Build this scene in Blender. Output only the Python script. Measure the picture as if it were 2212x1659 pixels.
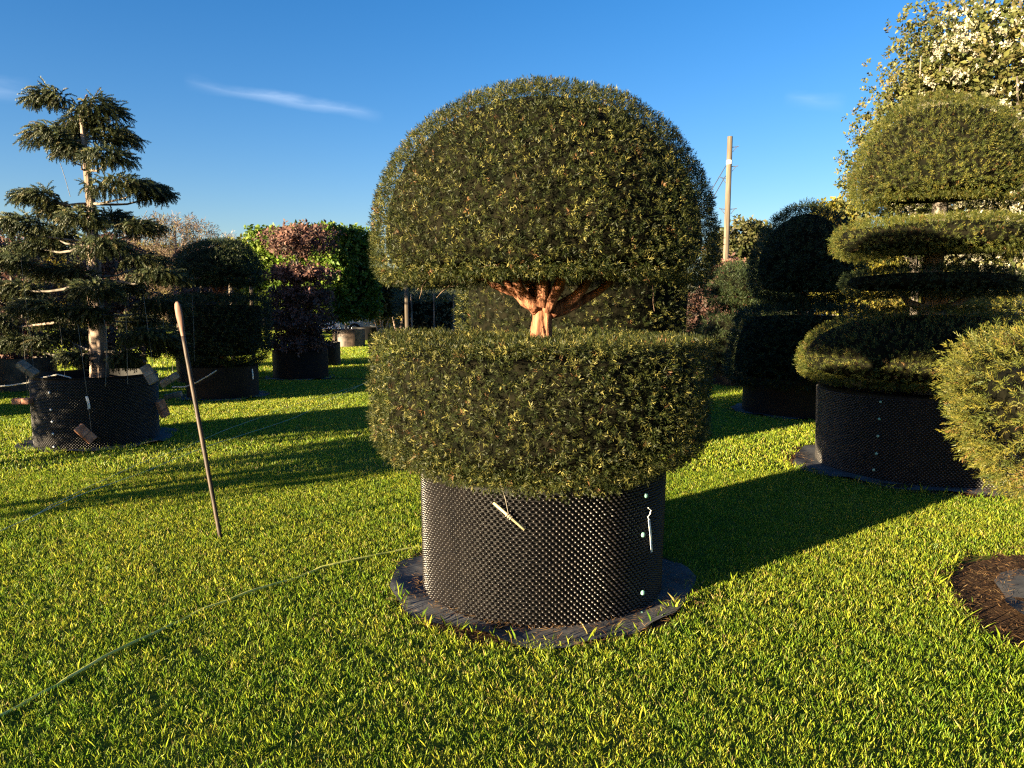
import bpy, math, random
import numpy as np
from mathutils import Vector
for o in list(bpy.data.objects): bpy.data.objects.remove(o)
scene = bpy.context.scene
COL = scene.collection
rng = np.random.default_rng(11)
random.seed(11)
R = math.radians
# ------------------------------------------------------------------ camera
EYE, PITCH = 1.6, R(6.047)
cam = bpy.data.cameras.new('camera'); cam_o = bpy.data.objects.new('camera', cam); COL.objects.link(cam_o)
cam.sensor_width = 36; cam.lens = 36 * 1600 / 2212; cam.clip_start = .05; cam.clip_end = 2000
cam_o.location = (0, 0, EYE); cam_o.rotation_euler = (math.pi / 2 - PITCH, 0, 0)
scene.camera = cam_o
# ------------------------------------------------------------------ sun and sky
SUN_EL, SUN_AZ = R(7.3), R(52.5)          # the light travels 52 degrees to the right of straight ahead
travel = Vector((math.sin(SUN_AZ) * math.cos(SUN_EL), math.cos(SUN_AZ) * math.cos(SUN_EL), -math.sin(SUN_EL)))
sun = bpy.data.lights.new('sun', 'SUN'); sun.energy = 5; sun.angle = R(.53); sun.color = (1, .80, .50)
sun_o = bpy.data.objects.new('sun', sun); COL.objects.link(sun_o)
sun_o.rotation_euler = travel.to_track_quat('-Z', 'Y').to_euler(); sun_o.location = (-40, -28, 20)
world = bpy.data.worlds.new('World'); scene.world = world; world.use_nodes = True
nt = world.node_tree; N = nt.nodes; L = nt.links; N.clear()
def nd(tree, kind, **kw):
    n = tree.nodes.new(kind)
    for k, v in kw.items(): setattr(n, k, v)
    return n
sky = nd(nt, 'ShaderNodeTexSky', sky_type='NISHITA', sun_disc=False, sun_elevation=SUN_EL, sun_rotation=R(180) + SUN_AZ,
         altitude=0, air_density=1.0, dust_density=.5, ozone_density=2.5)
bg = nd(nt, 'ShaderNodeBackground'); bg.inputs[1].default_value = .05
hsv = nd(nt, 'ShaderNodeHueSaturation'); hsv.inputs['Saturation'].default_value = 1.28
tn = nd(nt, 'ShaderNodeMix', data_type='RGBA', blend_type='MULTIPLY'); tn.inputs[0].default_value = 1; tn.inputs[7].default_value = (.88, .84, .98, 1)
L.new(sky.outputs[0], tn.inputs[6]); L.new(tn.outputs[2], hsv.inputs['Color'])
# thin cirrus streaks, fixed in the sky by direction
tc = nd(nt, 'ShaderNodeTexCoord')
def math_n(op, a, b=None, c=None):
    n = nd(nt, 'ShaderNodeMath', operation=op)
    for i, x in enumerate((a, b, c)):
        if x is None: continue
        if isinstance(x, (int, float)): n.inputs[i].default_value = x
        else: L.new(x, n.inputs[i])
    return n.outputs[0]
def dotn(v):
    n = nd(nt, 'ShaderNodeVectorMath', operation='DOT_PRODUCT'); L.new(tc.outputs['Generated'], n.inputs[0]); n.inputs[1].default_value = v
    return n.outputs['Value']
def ray(u, v):
    a = (u - 1106) / 1600; b = -(v - 829.5) / 1600
    return Vector((a, math.cos(PITCH) + b * math.sin(PITCH), -math.sin(PITCH) + b * math.cos(PITCH)))
def at(u, v, Y):                           # the point seen at (u, v) of the photograph, Y metres ahead
    d = ray(u, v); d = d * (Y / d.y); return Vector((d.x, Y, d.z + EYE))
cloud = None
nz = nd(nt, 'ShaderNodeTexNoise'); nz.inputs['Scale'].default_value = 16; nz.inputs['Detail'].default_value = 6
mp = nd(nt, 'ShaderNodeMapping'); mp.inputs['Scale'].default_value = (1, 1, 4); mp.inputs['Rotation'].default_value = (0, R(9), 0)
L.new(tc.outputs['Generated'], mp.inputs[0]); L.new(mp.outputs[0], nz.inputs[0])
for (u0, v0, u1, v1, w, amp) in ((395, 176, 830, 252, .0105, .28), (-160, 178, 75, 204, .016, .18), (1690, 212, 1830, 226, .012, .10)):
    A = ray(u0, v0).normalized(); B = ray(u1, v1).normalized()
    M = ((A + B) / 2).normalized(); ax = (B - A).normalized(); pe = M.cross(ax).normalized(); half = (B - A).length / 2
    s = math_n('DIVIDE', dotn(ax), half)
    t = math_n('ADD', dotn(pe), math_n('MULTIPLY', math_n('SUBTRACT', nz.outputs[0], .5), w * 1.6))
    t = math_n('DIVIDE', math_n('ABSOLUTE', t), w)
    e1 = math_n('SUBTRACT', 1, math_n('POWER', math_n('ABSOLUTE', s), 2.0)); e1 = math_n('MAXIMUM', e1, 0)
    e2 = math_n('MAXIMUM', math_n('SUBTRACT', 1, t), 0); e2 = math_n('POWER', e2, 1.4)
    front = math_n('GREATER_THAN', dotn(M), .5)
    m = math_n('MULTIPLY', math_n('MULTIPLY', math_n('MULTIPLY', e1, e2), front), math_n('MULTIPLY', nz.outputs[0], amp * 1.5))
    cloud = m if cloud is None else math_n('ADD', cloud, m)
mixc = nd(nt, 'ShaderNodeMix', data_type='RGBA'); L.new(cloud, mixc.inputs[0]); L.new(hsv.outputs[0], mixc.inputs[6]); mixc.inputs[7].default_value = (4.0, 4.6, 5.4, 1)
L.new(mixc.outputs[2], bg.inputs[0])
wo = nd(nt, 'ShaderNodeOutputWorld'); L.new(bg.outputs[0], wo.inputs[0])
scene.view_settings.view_transform = 'Standard'; scene.view_settings.look = 'None'
scene.view_settings.exposure = 2.6; scene.view_settings.gamma = 1
scene.render.engine = 'CYCLES'
scene.cycles.max_bounces = 5; scene.cycles.diffuse_bounces = 3; scene.cycles.glossy_bounces = 2; scene.cycles.transmission_bounces = 2
scene.cycles.use_denoising = False; scene.cycles.sample_clamp_indirect = .35; scene.cycles.adaptive_threshold = .004; scene.cycles.filter_width = 1.25
scene.cycles.caustics_reflective = False; scene.cycles.caustics_refractive = False

# ------------------------------------------------------------------ materials
def material(name):
    m = bpy.data.materials.new(name); m.use_nodes = True; m.node_tree.nodes.clear()
    return m, m.node_tree
def leaf_material(name, rough=.45, trans=.25, spec=.35, trans_tint=(1, 1, 1)):
    m, t = material(name)
    at_ = nd(t, 'ShaderNodeAttribute', attribute_name='tint')
    p = nd(t, 'ShaderNodeBsdfPrincipled'); p.inputs['Roughness'].default_value = rough; p.inputs['Specular IOR Level'].default_value = spec
    tr = nd(t, 'ShaderNodeBsdfTranslucent'); mx = nd(t, 'ShaderNodeMixShader'); mx.inputs[0].default_value = trans
    tm = nd(t, 'ShaderNodeMix', data_type='RGBA', blend_type='MULTIPLY'); tm.inputs[0].default_value = 1; tm.inputs[7].default_value = (*trans_tint, 1)
    t.links.new(at_.outputs['Color'], tm.inputs[6]); t.links.new(tm.outputs[2], tr.inputs[0])
    o = nd(t, 'ShaderNodeOutputMaterial')
    t.links.new(at_.outputs['Color'], p.inputs['Base Color']); t.links.new(p.outputs[0], mx.inputs[1]); t.links.new(tr.outputs[0], mx.inputs[2])
    t.links.new(mx.outputs[0], o.inputs[0])
    return m
def noise_material(name, c0, c1, scale=8, rough=.8, spec=.3, stretch=(1, 1, 1), bump=.3, detail=6, metal=0, lo=.35, hi=.65, dist=.01, coords='Object'):
    m, t = material(name)
    tc = nd(t, 'ShaderNodeTexCoord'); mp = nd(t, 'ShaderNodeMapping'); mp.inputs['Scale'].default_value = stretch
    n = nd(t, 'ShaderNodeTexNoise'); n.inputs['Scale'].default_value = scale; n.inputs['Detail'].default_value = detail
    cr = nd(t, 'ShaderNodeValToRGB'); cr.color_ramp.elements[0].color = (*c0, 1); cr.color_ramp.elements[1].color = (*c1, 1)
    cr.color_ramp.elements[0].position = lo; cr.color_ramp.elements[1].position = hi
    p = nd(t, 'ShaderNodeBsdfPrincipled'); p.inputs['Roughness'].default_value = rough; p.inputs['Specular IOR Level'].default_value = spec; p.inputs['Metallic'].default_value = metal
    o = nd(t, 'ShaderNodeOutputMaterial'); k = t.links.new
    k(tc.outputs[coords], mp.inputs[0]); k(mp.outputs[0], n.inputs[0]); k(n.outputs[0], cr.inputs[0]); k(cr.outputs[0], p.inputs['Base Color'])
    if bump:
        b = nd(t, 'ShaderNodeBump'); b.inputs['Strength'].default_value = bump; b.inputs['Distance'].default_value = dist
        k(n.outputs[0], b.inputs['Height']); k(b.outputs[0], p.inputs['Normal'])
    k(p.outputs[0], o.inputs[0])
    return m
M = {}
M['yew'] = leaf_material('yew_needles', .5, .2, .22)
M['spruce'] = leaf_material('drooping_needles', .5, .15, .3)
M['broad'] = leaf_material('broad_leaves', .5, .35, .3)
M['dry'] = leaf_material('dry_leaves', .6, .25, .2)
M['petal'] = leaf_material('petals', .6, .3, .2)
M['grass'] = None
M['core'] = noise_material('shaded_twig_hull', (.003, .0038, .0018), (.010, .009, .005), 14, .95, .05, bump=.8, dist=.03)  # twig mass as one hull; near-black colour stands in for shaded gaps
M['bark_yew'] = noise_material('yew_bark', (.07, .026, .014), (.40, .18, .10), 34, .8, .2, (1, 1, .14), 1, dist=.02)
M['bark_pale'] = noise_material('pale_bark', (.085, .062, .048), (.38, .285, .225), 18, .85, .2, (1, 1, .14), 1, dist=.02)
M['bark_grey'] = noise_material('grey_bark', (.07, .06, .05), (.22, .19, .16), 12, .85, .2, (1, 1, .2), .6)
M['twig'] = noise_material('twig', (.10, .06, .04), (.30, .22, .16), 30, .8, .2, bump=.2)
M['plastic'] = noise_material('black_plastic', (.004, .004, .0045), (.008, .0075, .0075), 9, .6, .18, bump=.05)
M['stud'] = noise_material('black_plastic_dusty', (.006, .005, .005), (.016, .013, .012), 22, .30, .42, bump=.05)
M['stud_lifted'] = noise_material('lifted_studs', (.022, .021, .021), (.05, .046, .044), 22, .35, .5, bump=.05)  # lighter copy for planters in shade; the raised tone stands in for light
M['plastic_brown'] = noise_material('weathered_plastic', (.03, .022, .018), (.11, .075, .055), 7, .5, .4, bump=.05)
M['fabric'] = noise_material('weed_fabric', (.050, .051, .056), (.105, .107, .114), 6, .75, .25, bump=.35, dist=.02)
M['soil'] = noise_material('soil', (.022, .014, .009), (.095, .052, .028), 70, .95, .1, bump=1, dist=.02)
M['litter'] = noise_material('dry_litter', (.10, .055, .025), (.32, .17, .07), 60, .95, .1, bump=1, dist=.02)
M['brick'] = noise_material('brick', (.26, .115, .075), (.46, .25, .17), 18, .9, .15, bump=.8, dist=.01)
M['brick_grey'] = noise_material('mortar_stained_brick', (.17, .13, .10), (.33, .27, .21), 14, .95, .1, bump=.8, dist=.01)
M['string'] = noise_material('string', (.16, .14, .11), (.30, .27, .22), 40, .9, .1, bump=0)
M['twine_white'] = noise_material('white_line', (.36, .42, .28), (.55, .60, .44), 30, .7, .2, bump=0)
M['hose_green'] = noise_material('old_hose', (.46, .50, .10), (.66, .64, .20), 18, .6, .3, bump=.2)
M['hose_pale'] = noise_material('pale_pipe', (.42, .38, .30), (.62, .57, .47), 14, .5, .4, bump=.1)
M['handle'] = noise_material('worn_wood', (.026, .018, .014), (.075, .052, .038), 30, .55, .3, (1, 1, .08), .4)
M['grip'] = noise_material('pink_lit_grip', (.13, .07, .048), (.28, .16, .115), 26, .6, .3, (1, 1, .1), .4)  # pinkish sunlight on the handle's top is put into this colour
M['post'] = noise_material('timber_post', (.075, .06, .045), (.19, .155, .115), 16, .8, .2, (1, 1, .06), .5)
M['cane'] = noise_material('bamboo', (.42, .33, .17), (.60, .50, .28), 20, .5, .3, (1, 1, .2), .2)
M['white'] = noise_material('white_plastic', (.70, .72, .74), (.82, .83, .84), 14, .4, .4, bump=0)
M['clip'] = noise_material('pale_green_plastic', (.16, .36, .30), (.24, .46, .38), 14, .4, .4, bump=0)
M['metal'] = noise_material('dull_metal', (.10, .10, .10), (.20, .20, .20), 14, .5, .4, bump=.1, metal=.6)
M['cable'] = noise_material('cable', (.03, .03, .035), (.05, .05, .055), 14, .6, .3, bump=0)
M['car_silver'] = noise_material('silver_paint', (.40, .43, .48), (.46, .49, .54), 3, .25, .6, bump=0)
M['car_white'] = noise_material('white_paint', (.70, .72, .74), (.76, .78, .80), 3, .25, .6, bump=0)
M['car_blue'] = noise_material('blue_paint', (.06, .09, .18), (.08, .11, .21), 3, .25, .6, bump=0)
M['glass'] = noise_material('dark_glass', (.012, .016, .022), (.02, .025, .03), 3, .08, .8, bump=0)
M['tyre'] = noise_material('tyre', (.012, .012, .012), (.02, .02, .02), 20, .8, .2, bump=.1)
M['rim'] = noise_material('rim', (.3, .3, .31), (.4, .4, .41), 20, .4, .5, bump=0, metal=.8)
M['lamp_red'] = noise_material('red_lens', (.30, .02, .015), (.36, .03, .02), 20, .3, .5, bump=0)

# ------------------------------------------------------------------ object helpers
def empty(name, loc, label, cat, group=None):
    o = bpy.data.objects.new(name, None); COL.objects.link(o); o.location = loc; o.empty_display_size = .1
    tag(o, label, cat, group); return o
def tag(o, label=None, cat=None, group=None, kind=None):
    if label: o['label'] = label
    if cat: o['category'] = cat
    if group: o['group'] = group
    if kind: o['kind'] = kind
    return o
def mesh_obj(name, V, F, mat, parent=None, tint=None, smooth=False, kind=None, loc=None):
    """V (n,3); F (m,k) array or list of faces; coordinates local to the parent"""
    me = bpy.data.meshes.new(name)
    if isinstance(F, np.ndarray):
        V = np.asarray(V, np.float32); k = F.shape[1]
        me.vertices.add(len(V)); me.vertices.foreach_set('co', V.ravel())
        me.loops.add(F.size); me.loops.foreach_set('vertex_index', F.astype(np.int32).ravel())
        me.polygons.add(len(F)); me.polygons.foreach_set('loop_start', np.arange(0, F.size, k, dtype=np.int32))
        if smooth: me.polygons.foreach_set('use_smooth', np.ones(len(F), bool))
        me.update(calc_edges=True)
    else:
        me.from_pydata([tuple(v) for v in V], [], F); me.update()
        if smooth: me.polygons.foreach_set('use_smooth', [True] * len(me.polygons))
    if tint is not None:
        a = me.attributes.new('tint', 'FLOAT_COLOR', 'POINT')
        a.data.foreach_set('color', np.concatenate([tint, np.ones((len(tint), 1))], 1).astype(np.float32).ravel())
    me.materials.append(mat)
    o = bpy.data.objects.new(name, me); COL.objects.link(o)
    if parent: o.parent = parent
    if loc is not None: o.location = loc
    if kind: o['kind'] = kind
    return o
def copy_tree(o, parent=None):
    c = o.copy(); COL.objects.link(c); c.parent = parent
    for ch in o.children: copy_tree(ch, c)
    return c
class MB:
    """collects boxes, tubes and lathes into one mesh"""
    def __init__(s): s.V = []; s.F = []
    def add(s, V, F):
        b = len(s.V); s.V += [tuple(v) for v in V]; s.F += [tuple(i + b for i in f) for f in F]; return s
    def box(s, c, d, rot=None, bevel=0):
        c = Vector(c); h = Vector(d) / 2
        V = []
        for x, y, z in [(-1, -1, -1), (1, -1, -1), (1, 1, -1), (-1, 1, -1), (-1, -1, 1), (1, -1, 1), (1, 1, 1), (-1, 1, 1)]:
            v = Vector((x * h.x, y * h.y, z * h.z))
            if rot is not None: v = rot @ v
            V.append(c + v)
        return s.add(V, [(0, 3, 2, 1), (4, 5, 6, 7), (0, 1, 5, 4), (1, 2, 6, 5), (2, 3, 7, 6), (3, 0, 4, 7)])
    def tube(s, pts, radii, seg=8, flute=0, seed=0, cap=True):
        pts = [Vector(p) for p in pts]; n = len(pts)
        if not hasattr(radii, '__len__'): radii = [radii] * n
        V = []; F = []; up = None
        rs = random.Random(seed); ph = [rs.uniform(0, 6.28) for _ in range(4)]
        for i, p in enumerate(pts):
            t = (pts[min(i + 1, n - 1)] - pts[max(i - 1, 0)]).normalized()
            if up is None: up = Vector((1, 0, 0)) if abs(t.x) < .9 else Vector((0, 1, 0))
            a = t.cross(up).normalized(); b = t.cross(a).normalized(); up = -a.cross(t).normalized() if False else up
            for k in range(seg):
                an = 2 * math.pi * k / seg
                r = radii[i] * (1 + flute * (math.sin(3 * an + ph[0] + i * .2) * .5 + math.sin(5 * an + ph[1] - i * .13) * .35 + math.sin(8 * an + ph[2] + i * .3) * .2))
                V.append(p + (a * math.cos(an) + b * math.sin(an)) * r)
        for i in range(n - 1):
            for k in range(seg):
                F.append((i * seg + k, i * seg + (k + 1) % seg, (i + 1) * seg + (k + 1) % seg, (i + 1) * seg + k))
        if cap:
            F.append(tuple(range(seg))[::-1]); F.append(tuple((n - 1) * seg + k for k in range(seg)))
        return s.add(V, F)
    def lathe(s, prof, seg=48, center=(0, 0, 0), jitter=0):
        c = Vector(center); V = []; F = []; n = len(prof)
        for r, z in prof:
            for k in range(seg):
                a = 2 * math.pi * k / seg; rr = r * (1 + (random.uniform(-jitter, jitter) if jitter else 0))
                V.append(c + Vector((rr * math.cos(a), rr * math.sin(a), z)))
        for i in range(n - 1):
            for k in range(seg):
                F.append((i * seg + k, i * seg + (k + 1) % seg, (i + 1) * seg + (k + 1) % seg, (i + 1) * seg + k))
        return s.add(V, F)
    def build(s, name, mat, parent=None, smooth=False, loc=None, kind=None):
        return mesh_obj(name, s.V, s.F, mat, parent, smooth=smooth, loc=loc, kind=kind)

# ------------------------------------------------------------------ foliage templates: (verts, faces, shade) grown along +Z
def norm(a): return a / np.maximum(np.linalg.norm(a, axis=-1, keepdims=True), 1e-9)
def leaf_quad(base, d, side, ln, w, up=None, fold=.15):
    d = d / np.linalg.norm(d); side = side - d * side.dot(d); side /= np.linalg.norm(side); n = np.cross(d, side)
    m = base + d * ln * .45
    return [base, m + side * w / 2 + n * fold * w, base + d * ln, m - side * w / 2 + n * fold * w]
def tmpl_yew(seed, n=13, ln=.05, nl=.023, w=.0052, quad=True):
    r = np.random.default_rng(seed); V = []; F = []; S = []
    for i in range(n):
        t = (i + .5) / n; z = ln * (.05 + .95 * t)
        an = (i % 2) * math.pi + r.normal(0, .65) + (i * .35)
        out = np.array([math.cos(an), math.sin(an), 0]); lift = .55 + .9 * t ** 2
        d = out + np.array([0, 0, lift]); l = nl * r.uniform(.75, 1.15) * (1 - .35 * t)
        side = np.cross(d, [0, 0, 1]) + r.normal(0, .35, 3)
        q = leaf_quad(np.array([0, 0, z]), d, side, l, w * r.uniform(.8, 1.2))
        b = len(V)
        if quad:
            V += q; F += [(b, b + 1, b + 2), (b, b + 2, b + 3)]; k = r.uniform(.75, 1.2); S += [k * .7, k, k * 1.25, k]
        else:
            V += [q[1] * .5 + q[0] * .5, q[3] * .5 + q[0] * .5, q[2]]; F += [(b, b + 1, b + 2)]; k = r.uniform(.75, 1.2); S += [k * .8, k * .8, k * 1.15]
    return np.array(V), np.array(F), np.array(S)
def tmpl_leaves(seed, n=6, ln=.10, ll=.06, w=.035, droop=0, spread=1.0):
    r = np.random.default_rng(seed); V = []; F = []; S = []
    for i in range(n):
        z = ln * (i + .3) / n; an = i * 2.4 + r.normal(0, .4)
        d = np.array([math.cos(an) * spread, math.sin(an) * spread, .5 - droop + r.normal(0, .25)])
        q = leaf_quad(np.array([0, 0, z]), d, r.normal(0, 1, 3), ll * r.uniform(.7, 1.2), w * r.uniform(.75, 1.2), fold=.25)
        b = len(V); V += q; F += [(b, b + 1, b + 2), (b, b + 2, b + 3)]; k = r.uniform(.7, 1.25); S += [k * .85, k, k * 1.1, k]
    return np.array(V), np.array(F), np.array(S)
def tmpl_spray(seed, n=30, ln=.16, nl=.024, w=.0075, droop=.5):
    """a feathery hanging spray: a bent axis clothed with needles"""
    r = np.random.default_rng(seed); V = []; F = []; S = []
    for i in range(n):
        t = (i + .5) / n; c = np.array([droop * ln * t * t, 0, ln * t * (1 - .25 * t * droop)])
        ax = np.array([2 * droop * t, 0, 1.0]); ax /= np.linalg.norm(ax)
        an = i * 2.4; pu = np.array([0, 1, 0]); pv = np.cross(ax, pu)
        d = ax * .75 + (pu * math.cos(an) + pv * math.sin(an)) * .8
        l = nl * r.uniform(.8, 1.2) * (1 - .3 * t); side = np.cross(d, ax); d = d / np.linalg.norm(d); side /= np.linalg.norm(side)
        b = len(V); V += [c + side * w / 2, c - side * w / 2, c + d * l]; F += [(b, b + 1, b + 2)]; k = r.uniform(.7, 1.2); S += [k * .8, k * .8, k * (1.05 + .35 * t)]
    return np.array(V), np.array(F), np.array(S)
T = {}
T['yew'] = [tmpl_yew(s, 8, .022, .024, .0074, False) for s in range(10)]
T['yew_mid'] = [tmpl_yew(s + 20, 11, .045, .026, .0088, False) for s in range(6)]
T['yew_far'] = [tmpl_yew(s + 40, 8, .09, .055, .018, False) for s in range(6)]
T['yew_long'] = [tmpl_yew(s + 60, 18, .075, .026, .0085, False) for s in range(6)]
T['beech'] = [tmpl_leaves(s + 80, 6, .11, .075, .042) for s in range(6)]
T['leaf_far'] = [tmpl_leaves(s + 100, 6, .28, .17, .11) for s in range(6)]
T['leaf_mid'] = [tmpl_leaves(s + 120, 7, .16, .10, .065) for s in range(6)]
T['twiggy'] = [tmpl_leaves(s + 140, 9, .22, .15, .022, 0, .6) for s in range(6)]
T['spray'] = [tmpl_spray(s + 160, 26, .105, .024, .0105, .38) for s in range(8)]
T['blossom'] = [tmpl_leaves(s + 180, 9, .16, .075, .06, 0, .7) for s in range(5)]

def frames(d):
    """rotation matrices whose z column is d, with a random roll"""
    n = len(d); d = norm(d); a = norm(np.cross(d, rng.normal(size=(n, 3)))); b = np.cross(d, a)
    return np.stack([a, b, d], 2)
def grow(P, D, size, tm, colors, roll=None):
    """copies of templates at P along D -> V, F, C in one array"""
    n = len(P); Rm = frames(D) if roll is None else roll; pick = rng.integers(0, len(tm), n); VV = []; FF = []; CC = []; base = 0
    for k, (tv, tf, ts) in enumerate(tm):
        i = np.nonzero(pick == k)[0]
        if not len(i): continue
        v = np.einsum('nij,mj->nmi', Rm[i], tv) * size[i][:, None, None] + P[i][:, None, :]
        VV.append(v.reshape(-1, 3)); m = len(tv)
        FF.append((tf[None] + (base + np.arange(len(i)) * m)[:, None, None]).reshape(-1, 3)); base += len(i) * m
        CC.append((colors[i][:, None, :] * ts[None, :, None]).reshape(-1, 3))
    return np.concatenate(VV), np.concatenate(FF), np.clip(np.concatenate(CC), 0, 1)
def palette(n, cols, weights, jit=.2):
    c = np.array(cols)[rng.choice(len(cols), n, p=np.array(weights) / sum(weights))]
    return c * rng.uniform(1 - jit, 1 + jit, (n, 1))
YEW = ([(.020, .029, .007), (.045, .053, .012), (.11, .108, .026), (.22, .20, .055), (.16, .085, .035)], [.42, .36, .14, .065, .015])
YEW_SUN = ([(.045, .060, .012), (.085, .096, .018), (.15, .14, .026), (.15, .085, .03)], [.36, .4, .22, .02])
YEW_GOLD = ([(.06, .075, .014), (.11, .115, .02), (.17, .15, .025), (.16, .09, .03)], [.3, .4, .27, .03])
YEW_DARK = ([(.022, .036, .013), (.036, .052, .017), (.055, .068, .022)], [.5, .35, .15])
class Noise3:
    """smooth low-frequency lumps from a few random waves"""
    def __init__(s, seed, freq):
        r = np.random.default_rng(seed); s.k = r.normal(size=(7, 3)) * freq; s.p = r.uniform(0, 6.28, 7)
    def __call__(s, P): return np.sin(P @ s.k.T + s.p).sum(1) / 4
def lathe_sample(prof, n):
    """points and normals on a surface of revolution, even by area"""
    prof = np.array(prof, float); a = prof[:-1]; b = prof[1:]; ln = np.linalg.norm(b - a, axis=1); area = ln * (a[:, 0] + b[:, 0]) + 1e-9
    k = rng.choice(len(area), n, p=area / area.sum()); t = rng.random(n)
    r0, r1 = a[k, 0], b[k, 0]
    t = np.where(np.abs(r1 - r0) > 1e-6, (-r0 + np.sqrt(r0 ** 2 + t * (r1 ** 2 - r0 ** 2))) / np.where(np.abs(r1 - r0) > 1e-6, r1 - r0, 1), t)
    rz = a[k] + (b[k] - a[k]) * t[:, None]; d = (b - a)[k]; an = rng.uniform(0, 2 * np.pi, n)
    nr, nz = d[:, 1], -d[:, 0]; q = np.hypot(nr, nz); nr /= q; nz /= q
    ca, sa = np.cos(an), np.sin(an)
    return np.stack([rz[:, 0] * ca, rz[:, 0] * sa, rz[:, 1]], 1), np.stack([nr * ca, nr * sa, nz], 1)
def clipped(parent, name, prof, n, tm, cols, size=1.0, lump=.02, inset=.05, seed=0, mat='yew', core='core', out=.9, lean=(0, 0, .3), jit=.5, depth=.05, spread=(.75, 1.25), tuft=.010):
    """a clipped crown: inner twig hull, shade put into its near-black colour, with leafy shoots all over it"""
    nf = Noise3(seed, 3.2)
    P, Nn = lathe_sample(prof, n)
    g = nf(P); P = P + Nn * (g * lump)[:, None] - Nn * (rng.random(n) ** 1.5 * depth)[:, None] + Nn * (Noise3(seed + 3, 34)(P) * tuft)[:, None]
    D = Nn * out + np.array(lean) + rng.normal(0, jit, (n, 3))
    c = palette(n, *cols); mott = Noise3(seed + 5, 6)(P); c = c * (1 + .22 * mott)[:, None]
    V, F, C = grow(P - Nn * .02, D, rng.uniform(*spread, n) * size, T[tm], c)
    mb = MB(); pr = np.array(prof); seg = 40; cen = (pr[:, 1].min() + pr[:, 1].max()) / 2; pts = []
    for r, z in prof:
        for k in range(seg):
            a = 2 * math.pi * k / seg; pts.append((r * math.cos(a), r * math.sin(a), z))
    pts = np.array(pts); gg = nf(pts); sc = 1 - inset / max(.15, pr[:, 0].max())
    pts2 = pts * [sc, sc, 1]; pts2[:, 2] = cen + (pts[:, 2] - cen) * (1 - inset / max(.1, np.ptp(pr[:, 1]) / 2)); pts2[:, :2] *= (1 + gg * lump * .5)[:, None]
    F2 = []
    for i in range(len(prof) - 1):
        for k in range(seg): F2.append((i * seg + k, i * seg + (k + 1) % seg, (i + 1) * seg + (k + 1) % seg, (i + 1) * seg + k))
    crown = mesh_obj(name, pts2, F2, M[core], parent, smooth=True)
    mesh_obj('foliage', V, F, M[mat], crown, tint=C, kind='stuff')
    return crown
def dome_profile(r, z0, z1, p=2.3, n=12, tuck=.08, under=.05):
    pr = [(.0, z0 + under), (r * .5, z0 + under * .6), (r * (1 - tuck * 2.2), z0), (r * (1 - tuck), z0 + .035)]; e = .13 * (z1 - z0)
    for i in range(n + 1):
        t = i / n; a = t * math.pi / 2
        pr.append((r * math.cos(a) ** (2 / p) if i < n else 0, z0 + e + (z1 - z0 - e) * math.sin(a) ** (2 / p)))
    return pr
def drum_profile(r, z0, z1, rb=None, rt=None, edge=.08, belly=.25):
    rb = rb if rb is not None else r * .75; rt = rt if rt is not None else r
    return [(0, z0 + .04), (rb * .6, z0 + .02), (rb, z0), (r * .93, z0 + (z1 - z0) * belly * .45), (r, z0 + (z1 - z0) * belly), (r, z0 + (z1 - z0) * .6),
            (rt, z1 - edge), (rt - edge * .35, z1 - edge * .3), (rt - edge, z1), (rt * .5, z1 + .01), (0, z1 + .015)]

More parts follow.
